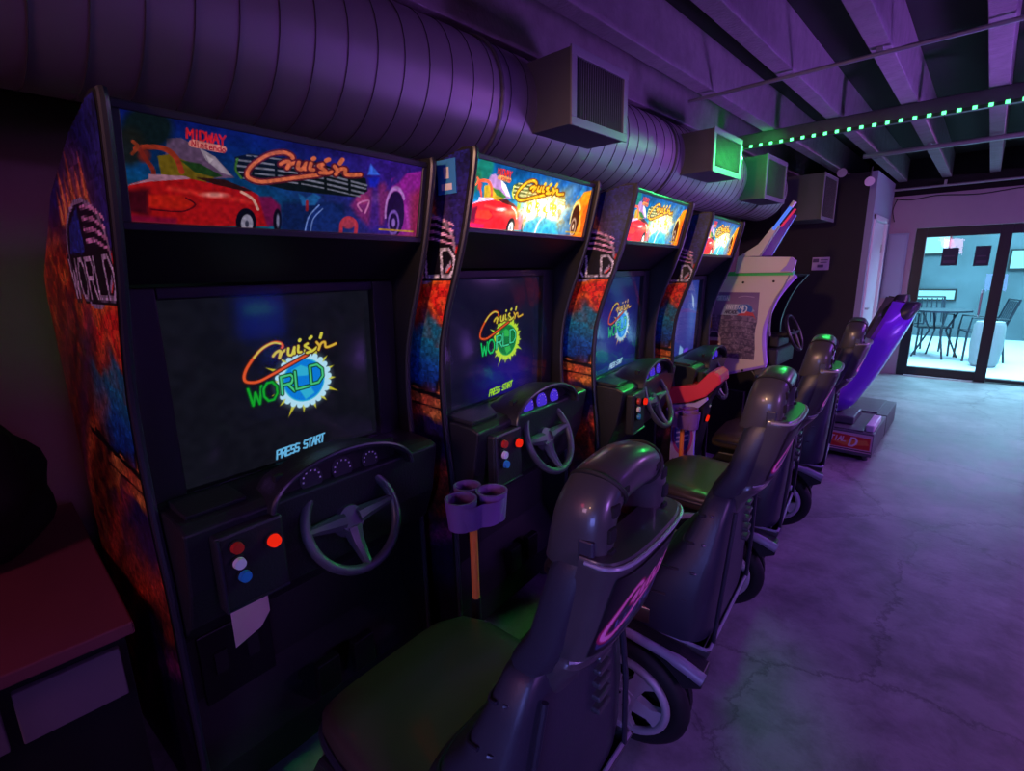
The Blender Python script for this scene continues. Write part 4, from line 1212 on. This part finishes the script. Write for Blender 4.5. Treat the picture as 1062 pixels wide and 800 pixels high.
# ================================================================== CREAM DRIFT RACING MACHINE
def drift_machine():
    r = empty('cream_racing_machine', (-1.15, 3.6, 0), 0, 'cream coloured racing machine with car artwork on its side and a raised fin', 'arcade machine')
    X0 = -1.15
    edge = catmull([(-.905, 1.300), (-.955, 1.235), (-1.005, 1.150), (-1.040, 1.05), (-1.062, .95), (-1.058, .84), (-1.035, .705)], 5)
    prof = [(x-X0, z) for x, z in edge] + [(-.28, .58), (-.50, .53), (-.50, 1.315)]
    for k, yy in enumerate((0., .62)):
        b = B(); prism_y(b, prof if k == 0 else [(p[0]-.06, p[1]) for p in prof], yy, yy+.04); sp = obj('side_panel', b, M['whitecab'] if k == 0 else M['black'], r, bevel=.003)
        if k: continue
        b = B(); tube(b, [(x-X0+.003, yy+.02, z) for x, z in edge]+[(-.28, yy+.02, .578)], .019, 8); obj('panel_trim', b, plain('lilac_trim%d' % k, (.45, .28, .75, 1), .35), sp, smooth=True)
        if k == 0:
            sp0 = sp
    b = B(); box(b, -.42, .240, -.006, .045, 1.300, 1.326)
    obj('green_strip', b, plain('green_strip', (.06, .75, .16, 1), .4), r)
    for x, z in ((-.06, 1.255), (-.20, 1.262), (.13, 1.262), (-.02, .655)):
        b = B(); cyl(b, (x, -.004, z), (0, 1, 0), .008, .006, 10); obj('bolt', b, M['frame'], sp0)
    # artwork
    c = Canvas(120, 130, lambda U, V: (U*360, V*400)); c.px = 3.
    c.grad(c.V, [(0, (110,95,115)), (.5, (120,105,125)), (.8, (150,120,160)), (1, (130,95,150))])
    n = c.noise(1, 5, 3); n2 = c.noise(1, 3, 6)
    c.blend((n > .55)*(c.Y < 262)*.45, (60,50,80)); c.blend((n2 > .66)*(c.Y < 262)*.35, (200,185,195))
    for k in range(7): c.stroke([(140, 40+k*36), (250, 52+k*36), (352, 40+k*36)], 3, (50,40,66), .8)
    # generic white coupe, seen from the front
    c.poly([(20,40),(30,110),(60,160),(110,165),(135,120),(140,50),(130,22),(30,20)], (185,170,175), soft=4)
    c.poly([(50,120),(66,152),(108,154),(122,122)], (50,50,70), soft=3); c.poly([(46,60),(124,62),(122,100),(48,98)], (130,70,55), soft=4)
    c.ell(40, 78, 9, 6, (240,230,200)); c.ell(124, 80, 9, 6, (240,230,200)); c.poly([(40,36),(128,38),(122,52),(46,50)], (70,60,80))
    c.poly([(6,180),(10,262),(60,266),(66,180)], (215,165,40), soft=5)
    # game title and maker
    c.poly([(120,262),(150,330),(300,330),(340,290),(250,262)], (170,180,200), soft=3)
    c.ell(275, 300, 50, 30, (60,110,190), soft=3); c.poly([(225,262),(330,262),(352,240),(330,280),(280,290)], (215,80,80), soft=3)
    c.text('INITIAL', 150, 300, 24, (240,240,245), w=5, adv=.75, slant=.2); c.text('D', 260, 280, 40, (235,235,245), w=8, slant=.2)
    c.text('ARCADE', 148, 272, 18, (60,50,80), w=4, adv=.75, slant=.2)
    c.poly([(88,348),(176,348),(176,382),(88,382)], (140,175,185)); c.text('SEGA', 96, 354, 22, (235,245,240), w=5, adv=.85)
    ink = [(230,370),(270,378),(330,372)]
    c.stroke(ink, 3, (210,190,220))
    rx = lambda z: np.interp(z, [q[1] for q in edge[::-1]], [q[0]-X0 for q in edge[::-1]])
    def pos(U, V):
        z = .735+V*.455; xr = np.array([rx(q) for q in z[:, 0]])[:, None]-.045
        return (-.32+U*(np.minimum(xr, .05)+.32), -.0015+0*U, z)
    art_mesh('side_artwork', c, pos, printed('drift_print', 0, .35), sp0)
    # canopy and fin
    b = B(); prism_y(b, [(-.11, 1.318), (.235, 1.318), (.250, 1.385), (.225, 1.412), (-.10, 1.425)], -.03, .02); box(b, -.09, .17, .02, .30, 1.33, 1.39)
    cn = obj('canopy', b, M['whitecab'], r, bevel=.004)
    b = B(); prism_y(b, [(.17, 1.325), (.245, 1.325), (.262, 1.39), (.225, 1.412), (.205, 1.36)], -.036, -.031); obj('canopy_corner', b, plain('lilac_corner', (.42, .26, .78, 1), .3), cn)
    b = B(); prism_y(b, [(-.10, 1.425), (.035, 1.425), (.135, 1.60), (.125, 1.625), (.095, 1.60), (.02, 1.50)], -.02, .02); fn = obj('fin', b, M['whitecab'], r, bevel=.004)
    b = B(); prism_y(b, [(.045, 1.425), (.105, 1.425), (.225, 1.665), (.190, 1.675)], -.012, .012); obj('fin_panel', b, M['purpleshell'], fn)
    b = B(); tube(b, [(.105, -.02, 1.585), (.195, -.02, 1.715)], .011, 10); obj('blue_tube', b, M['tube'], fn, smooth=True)
    b = B(); tube(b, [(.150, -.02, 1.60), (.222, -.02, 1.70)], .007, 10); obj('red_tube', b, M['tubered'], fn, smooth=True)
    b = B(); tube(b, [(.195, -.02, 1.715), (.215, -.02, 1.745)], .013, 10); obj('fin_tip', b, M['whitebtn'], fn, smooth=True)
    # dark front: hood, monitor and controls
    b = B(); prism_y(b, [(-.30, .04), (.03, .04), (.06, .62), (-.02, .72), (-.04, .80), (-.10, 1.0), (-.10, 1.30), (-.50, 1.30), (-.50, .04)], .045, .615); obj('cabinet_body', b, M['black'], r, bevel=.01)
    b = B(); box(b, -.32, .0, .0, .66, 0, .50); obj('lower_cabinet', b, M['blackmatte'], r)
    b = B(); prism_y(b, [(-.10, 1.22), (.05, 1.25), (.19, 1.296), (.19, 1.299), (-.10, 1.299)], .045, .615); obj('hood', b, M['black'], r)
    b = B(); box(b, -.099, -.09, .10, .56, .98, 1.26); obj('monitor_screen', b, plain('dark_screen', (.01, .01, .02, 1), .1), r)
    wl = B(); ctr = Vector((.20, .33, .90)); rm = Matrix.Rotation(math.radians(-22), 4, 'Y')
    tube(wl, [ctr+rm @ Vector((0, .125*math.cos(2*PI*k/32), .125*math.sin(2*PI*k/32))) for k in range(32)], .012, 8, closed=True)
    for a in (0, PI, 1.5*PI): tube(wl, [ctr, ctr+rm @ Vector((0, .125*math.cos(a), .125*math.sin(a)))], .012, 8)
    tube(wl, [ctr, ctr+Vector((-.20, 0, -.06))], .026, 12); obj('steering_wheel', wl, M['dash'], r, smooth=True)
    b = B(); box(b, .0, .16, .12, .54, .68, .80); box(b, .02, .14, .20, .46, .80, .88); obj('control_panel', b, M['dash'], r, bevel=.015)
    b = B(); box(b, .04, .10, .05, .11, .62, .98); cyl(b, (.07, .08, .98), (0, 0, 1), .020, .06, 12); obj('gear_lever_box', b, M['steel'], r, bevel=.008)
    b = B(); tube(b, catmull([(.225, .0, 1.315), (.19, .0, 1.22), (.14, .0, 1.10), (.125, .02, .98), (.13, .03, .90)], 6), .005, 6)
    tube(b, catmull([(.20, .02, 1.31), (.145, .02, 1.20), (.095, .02, 1.08), (.075, .03, .98)], 6), .005, 6); objs('front_cable', b, M['lip'], r, smooth=True)
    return r
drift_machine()

# bucket seats of the drift machine
def bucket(x, y, label, shellmat):
    r = empty('bucket_seat', (x, y, 0), 0, label, 'seat', 'bucket seats of the cream machine')
    # side profile centreline of the shell, leaning back
    path = [(-.30, .30), (-.16, .285), (-.05, .33), (.02, .45), (.10, .62), (.16, .78), (.215, .92), (.25, 1.03), (.262, 1.085)]
    hw = [.17, .20, .21, .215, .205, .21, .20, .13, .085]
    path = catmull([(p[0], h, p[1]) for p, h in zip(path, hw)], 4)
    b = B(); secs = []; n = len(path)
    for i, p in enumerate(path):
        a = Vector((path[min(i+1, n-1)][0]-path[max(i-1, 0)][0], 0, path[min(i+1, n-1)][2]-path[max(i-1, 0)][2])).normalized()
        nr = Vector((a.z, 0, -a.x))    # pointing backwards/down
        h_ = p[1]; ring = []
        for k in range(15):
            u = -1+2*k/14; dep = -.125*abs(u)**3 + .012
            ring.append(Vector((p[0], u*h_, p[2]))+nr*(dep+.012))
        for k in range(15):
            u = 1-2*k/14; dep = -.125*abs(u)**3 + .012
            ring.append(Vector((p[0], u*h_*.96, p[2]))+nr*(dep-.012))
        secs.append(ring)
    loft(b, secs); sh = obj('seat_shell', b, shellmat, r, smooth=True)
    b = B(); secs = []
    for i, p in enumerate(path[1:-1]):
        i += 1
        a = Vector((path[i+1][0]-path[i-1][0], 0, path[i+1][2]-path[i-1][2])).normalized(); nr = Vector((a.z, 0, -a.x)); h_ = p[1]*.80
        ring = []
        for k in range(20):
            t = 2*PI*k/20; ring.append(Vector((p[0], h_*math.cos(t), p[2]))+nr*(-.018+.026*math.sin(t)+(-.03*abs(math.cos(t))**3)))
        secs.append(ring)
    loft(b, secs); obj('seat_padding', b, M['vinyl'], r, smooth=True)
    if shellmat is M['purpleshell']:
        b = B(); secs = []
        for z_, x0_, x1_, h_ in ((.955,.13,.225,.10),(1.0,.13,.262,.125),(1.05,.16,.285,.12),(1.09,.19,.290,.09),(1.10,.21,.275,.06)): secs.append(rrect(x0_, x1_, h_, z_, 24, 3))
        loft(b, secs); obj('headrest_cover', b, M['vinyl'], r, smooth=True)
    else:
        b = B(); secs = []
        for z_, x0_, x1_, h_ in ((.90,.10,.22,.13),(.96,.10,.25,.20),(1.02,.13,.27,.19),(1.08,.17,.285,.11),(1.12,.20,.28,.07)): secs.append(rrect(x0_, x1_, h_, z_, 24, 3))
        loft(b, secs); obj('winged_headrest', b, M['vinyl'], r, smooth=True)
    b = B(); box(b, -.22, .02, -.16, .16, .212, .27); obj('seat_mount', b, M['steel'], r, bevel=.01)
    return r
bucket(-.600, 4.42, 'glossy purple backed bucket seat nearest of two by the red base', M['purpleshell'])
bucket(-.71, 5.02, 'black bucket seat with winged headrest behind the purple backed one', M['shell'])
for y0, y1, nm in ((4.12, 4.72, 'low seat platform with orange red title plate, under the purple bucket seat'), (4.74, 5.30, 'low plain seat platform under the black bucket seat')):
    r = empty('seat_platform', (-.62, y0, 0), 0, nm, 'platform')
    b = B(); box(b, -.20, .185, .01, y1-y0, .03, .20); box(b, -.15, .12, .03, y1-y0-.02, .20, .21); obj('platform_body', b, M['steel'], r, bevel=.008)
    b = B()
    for sx in (-.17, .145):
        for sy in (.03, y1-y0-.06): cyl(b, (sx, sy+.01, 0), (0, 0, 1), .018, .03, 12)
    objs('platform_foot', b, M['steel'], r)
    if y0 < 4.5:
        c = Canvas(90, 34, lambda U, V: (U*360, V*136)); c.px = 4
        c.a[:] = np.array((225, 190, 190))/255.
        c.poly([(10,20),(10,100),(120,122),(350,110),(350,24)], (225,60,40)); c.poly([(120,60),(330,96),(345,60),(200,36)], (245,140,60), soft=8)
        c.text('INITIAL', 40, 66, 34, (250,225,220), w=8, adv=.72, slant=.2); c.text('D', 230, 40, 60, (255,235,225), w=13, slant=.2)
        c.stroke([(0,12),(360,12)], 8, (90,30,60), smooth=False)
        art_mesh('title_plate', c, lambda U, V: (-.19+U*.37, .0085+0*U, .055+V*.135), printed('plate_print', 0, .35), r)
        b = B(); box(b, .125, .175, .06, .40, .20, .25); obj('seat_rail', b, M['whitebtn'], r, bevel=.008)

# ================================================================== LEFT: low cabinet and dark object
r = empty('low_bench', (-1.30, -.4, 0), 0, 'dark red topped low bench to the left of the nearest cabinet', 'bench')
b = B(); box(b, -.90, .015, -1.4, .530, .585, .615); obj('bench_top', b, M['benchtop'], r, bevel=.004)
b = B(); box(b, -.88, -.03, -1.38, .515, .04, .585); obj('bench_body', b, M['blackmatte'], r)
b = B(); box(b, -.03, -.012, .325, .50, .43, .55); obj('front_panel', b, M['benchpanel'], r, bevel=.003)
b = B(); box(b, -.03, -.012, .05, .305, .43, .55); obj('front_panel', b, M['benchpanel'], r, bevel=.003)
b = B()
for sx in (-.8, -.1):
    for sy in (-1.3, .48): box(b, sx-.02, sx+.02, sy-.02, sy+.02, 0, .04)
objs('bench_foot', b, M['blackmatte'], r)
b = B(); bmesh.ops.create_icosphere(b, subdivisions=4, radius=1.)  # unidentified dark object, given a lumpy form
for v in b.verts:
    n = v.co.normalized(); k = 1 + .10*math.sin(5*n.x+2*n.z)*math.cos(4*n.y) + .05*math.sin(11*n.z+3*n.x)
    v.co = Vector((n.x*.14*k, n.y*.20*k, (n.z*.23*k if n.z > 0 else n.z*.23*k)))
    v.co.z = max(v.co.z, -.205)
o = obj('black_object', b, M['blackmatte'], None, smooth=True, loc=(-1.86, -.13, .82)); tag(o, 'lumpy black object in the dark on the red topped bench', 'lump')

# ================================================================== OUTSIDE PATIO
b = B(); box(b, -6, 7, 7.99, 15.5, -.12, -.01); struct('floor_patio', b, M['patio'])
b = B(); box(b, -6, 7, 12.6, 12.8, -.01, 3.6); struct('wall_patio', b, M['patiowall'])
def patio_window(x0, x1, zz0, zz1, label):
    r = empty('patio_window', ((x0+x1)/2, 12.6, zz0), 0, label, 'window')
    hx = (x1-x0)/2
    b = B(); box(b, -hx, hx, -.03, -.005, 0, zz1-zz0); obj('lit_pane', b, M['skyglow'], r)
    b = B(); box(b, -hx-.03, hx+.03, -.035, 0, -.03, 0); box(b, -hx-.03, hx+.03, -.035, 0, zz1-zz0, zz1-zz0+.03); box(b, -hx-.03, -hx, -.035, 0, 0, zz1-zz0); box(b, hx, hx+.03, -.035, 0, 0, zz1-zz0); obj('window_frame', b, M['frame'], r)
patio_window(-1.35, -.62, 1.55, 2.02, 'bright long window high on the patio wall seen through the glass door')
patio_window(-1.2, -.42, .70, .86, 'low bright strip window on the patio wall seen through the glass door')
patio_window(.25, 1.2, 1.25, 1.55, 'bright window on the patio wall seen through the right door leaf')
def patio_chair(x, y, rz, label):
    r = empty('patio_chair', (x, y, -.01), rz, label, 'chair', 'patio chairs')
    b = B()
    for sx, sy in ((-.2, -.2), (.2, -.2)): tube(b, [(sx, sy, 0), (sx*.95, sy*.95, .42)], .014, 8)
    objs('front_leg', b, M['patiodark'], r)
    b = B()
    for sx in (-.2, .2): tube(b, [(sx, .24, 0), (sx*.95, .18, .42), (sx*.95, .30, .86)], .014, 8)
    tube(b, [(-.19, .30, .86), (.19, .30, .86)], .014, 8)
    obj('back_frame', b, M['patiodark'], r)
    b = B(); box(b, -.2, .2, -.2, .2, .41, .43); obj('seat', b, M['patiodark'], r)
    b = B()
    for k in range(6): tube(b, [(-.16+k*.064, .19, .47), (-.16+k*.064, .29, .84)], .008, 6)
    obj('backrest', b, M['patiodark'], r)
    b = B()
    for sx in (-.21, .21): tube(b, [(sx, .22, .60), (sx, -.17, .62), (sx, -.19, .42)], .012, 6)
    objs('armrest', b, M['patiodark'], r)
patio_chair(-.55, 10.1, .3, 'dark metal patio chair at left behind the glass door, beside the table')
patio_chair(.02, 9.75, -1.3, 'dark metal patio chair to the right of the patio table')
patio_chair(-.95, 10.6, 2.2, 'dark metal patio chair farthest from the glass door')
r = empty('patio_table', (-.45, 9.75, -.01), 0, 'dark round patio table outside the glass door', 'table')
b = B(); cyl(b, (0, 0, .68), (0, 0, 1), .36, .025, 32); obj('tabletop', b, M['patiodark'], r)
b = B()
for a in (.4, .4+PI/2, .4+PI, .4+1.5*PI): tube(b, [(.28*math.cos(a), .28*math.sin(a), 0), (.10*math.cos(a), .10*math.sin(a), .40), (.22*math.cos(a), .22*math.sin(a), .68)], .013, 8)
objs('table_leg', b, M['patiodark'], r)
r = empty('patio_umbrella_base', (.10, 9.2, -.01), 0, 'pale rounded planter standing outside by the door stile', 'planter')
b = B(); secs = []
for z, rr in ((0, .12), (.05, .15), (.3, .17), (.55, .16), (.60, .14)): secs.append([(rr*math.cos(2*PI*k/24), rr*math.sin(2*PI*k/24), z) for k in range(24)])
loft(b, secs); obj('planter_body', b, plain('pale_planter', (.28, .30, .32, 1), .7), r, smooth=True)
r.name = 'patio_planter'

# blue screen added out of view to give the first cabinet's reflections
r = empty('added_kiosk', (3.80, 3.3, 0), 0, 'unseen kiosk with a bright blue screen, added for reflections in the cabinet glass', 'kiosk')
b = B(); box(b, -.10, .15, -.34, .34, .0, .22); obj('added_kiosk_base', b, M['black'], r, bevel=.01)
b = B(); box(b, -.04, .04, -.34, .34, .22, .84); obj('added_screen_housing', b, M['black'], r, bevel=.01)
b = B(); box(b, -.046, -.041, -.30, .30, .26, .80); obj('added_blue_screen', b, emit('added_kiosk_screen', rgb(20, 60, 255), 3.0), r)
b = B(); box(b, -.048, -.0465, -.20, .16, .58, .66); obj('added_screen_text_bar', b, emit('added_kiosk_bar', rgb(80, 230, 255), 3.0), r)

# ================================================================== LIGHT
def area(name, loc, target, size, col, power, sy=None, spread=None):
    l = bpy.data.lights.new(name, 'AREA'); l.energy = power; l.color = col; l.shape = 'RECTANGLE' if sy else 'SQUARE'
    l.size = size
    if sy: l.size_y = sy
    if spread: l.spread = spread
    o = bpy.data.objects.new(name, l); C.objects.link(o); o.location = loc
    o.rotation_euler = (Vector(target)-Vector(loc)).to_track_quat('-Z', 'Y').to_euler()
    return o
def point(name, loc, col, power, rad=.05):
    l = bpy.data.lights.new(name, 'POINT'); l.energy = power; l.color = col; l.shadow_soft_size = rad
    o = bpy.data.objects.new(name, l); C.objects.link(o); o.location = loc; return o

area('blacklight_aisle', (1.7, 3.0, 2.2), (-.8, 3.2, .6), 1.4, (.30, .07, 1.), 14, .2, spread=math.radians(105))
area('blacklight_far', (1.6, 5.2, 2.2), (-.6, 5.2, .3), 1.6, (.64, .24, 1.), 50, .2)
area('magenta_left', (-.9, -1.6, 1.9), (-1.7, .0, .6), .3, (1., .05, .18), 3)
area('joist_uplight', (1.5, 4.3, .4), (-.4, 3.3, 2.5), .6, (.38, .15, .90), 19, spread=math.radians(80))
area('side_fill', (-.80, -2.4, 1.8), (-1.25, 1.2, 1.2), .4, (.80, .42, .75), 1.8, spread=math.radians(60))
area('low_violet_fill', (.15, -1.0, .9), (-.6, 1.2, .5), .4, (.20, .24, 1.), 2.4, spread=math.radians(80))
area('aisle_low_violet', (1.9, .1, 1.5), (-.3, 1.0, .9), .5, (.50, .20, 1.), 3.5, spread=math.radians(60))
area('green_strip_light', (-.95, 4.12, 2.20), (-1.75, 1.3, .7), 1.2, (.04, 1., .16), 8, .02, spread=math.radians(52))
area('green_vent_fill', (-1.22, 4.02, 2.16), (-1.6, 4.32, 2.02), .10, (.04, 1., .16), .9, .02)  # unseen light added to tint the third vent box green
area('patio_daylight', (.3, 10.0, 3.4), (-.1, 9.6, 0), 4., (.35, .85, 1.), 900)
area('patio_spill', (-.1, 8.3, 1.9), (-.1, 6.8, 0), 1.2, (.42, .58, 1.), 75, .5)
sp = bpy.data.lights.new('warm_fill_spot', 'SPOT'); sp.energy = 330; sp.color = (1., .55, .30); sp.spot_size = math.radians(28); sp.spot_blend = .9; sp.shadow_soft_size = .08  # added unseen spot, in place of the lit marquees' warm glow
so = bpy.data.objects.new('warm_fill_spot', sp); C.objects.link(so); so.location = (-.25, -2.2, 2.15)
so.rotation_euler = (Vector((-1.0, 3.0, 1.15))-so.location).to_track_quat('-Z', 'Y').to_euler()

w = bpy.data.worlds.new('dusk'); bpy.context.scene.world = w; w.use_nodes = True
bg = w.node_tree.nodes['Background']; bg.inputs[0].default_value = (.10, .05, .25, 1); bg.inputs[1].default_value = .02

# ================================================================== CAMERA
cam = bpy.data.cameras.new('camera'); co = bpy.data.objects.new('camera', cam); C.objects.link(co)
Rm = [[0.732841841125728, 0.134235759288255, -0.6670259341463108], [0.6800891109718241, -0.17410222943539905, 0.712156734745363], [-0.02053380220531418, -0.9755353272095937, -0.21888167655850885]]
Mx = Matrix(((Rm[0][0], -Rm[0][1], -Rm[0][2], 0), (Rm[1][0], -Rm[1][1], -Rm[1][2], 0), (Rm[2][0], -Rm[2][1], -Rm[2][2], 1.35), (0, 0, 0, 1)))
co.matrix_world = Mx
cam.sensor_width = 36; cam.lens = 520.32/1062*36; cam.clip_start = .02
sc = bpy.context.scene; sc.camera = co
sc.view_settings.view_transform = 'Standard'; sc.view_settings.look = 'None'; sc.view_settings.gamma = 1; sc.view_settings.use_curve_mapping = False
sc.view_settings.exposure = 0
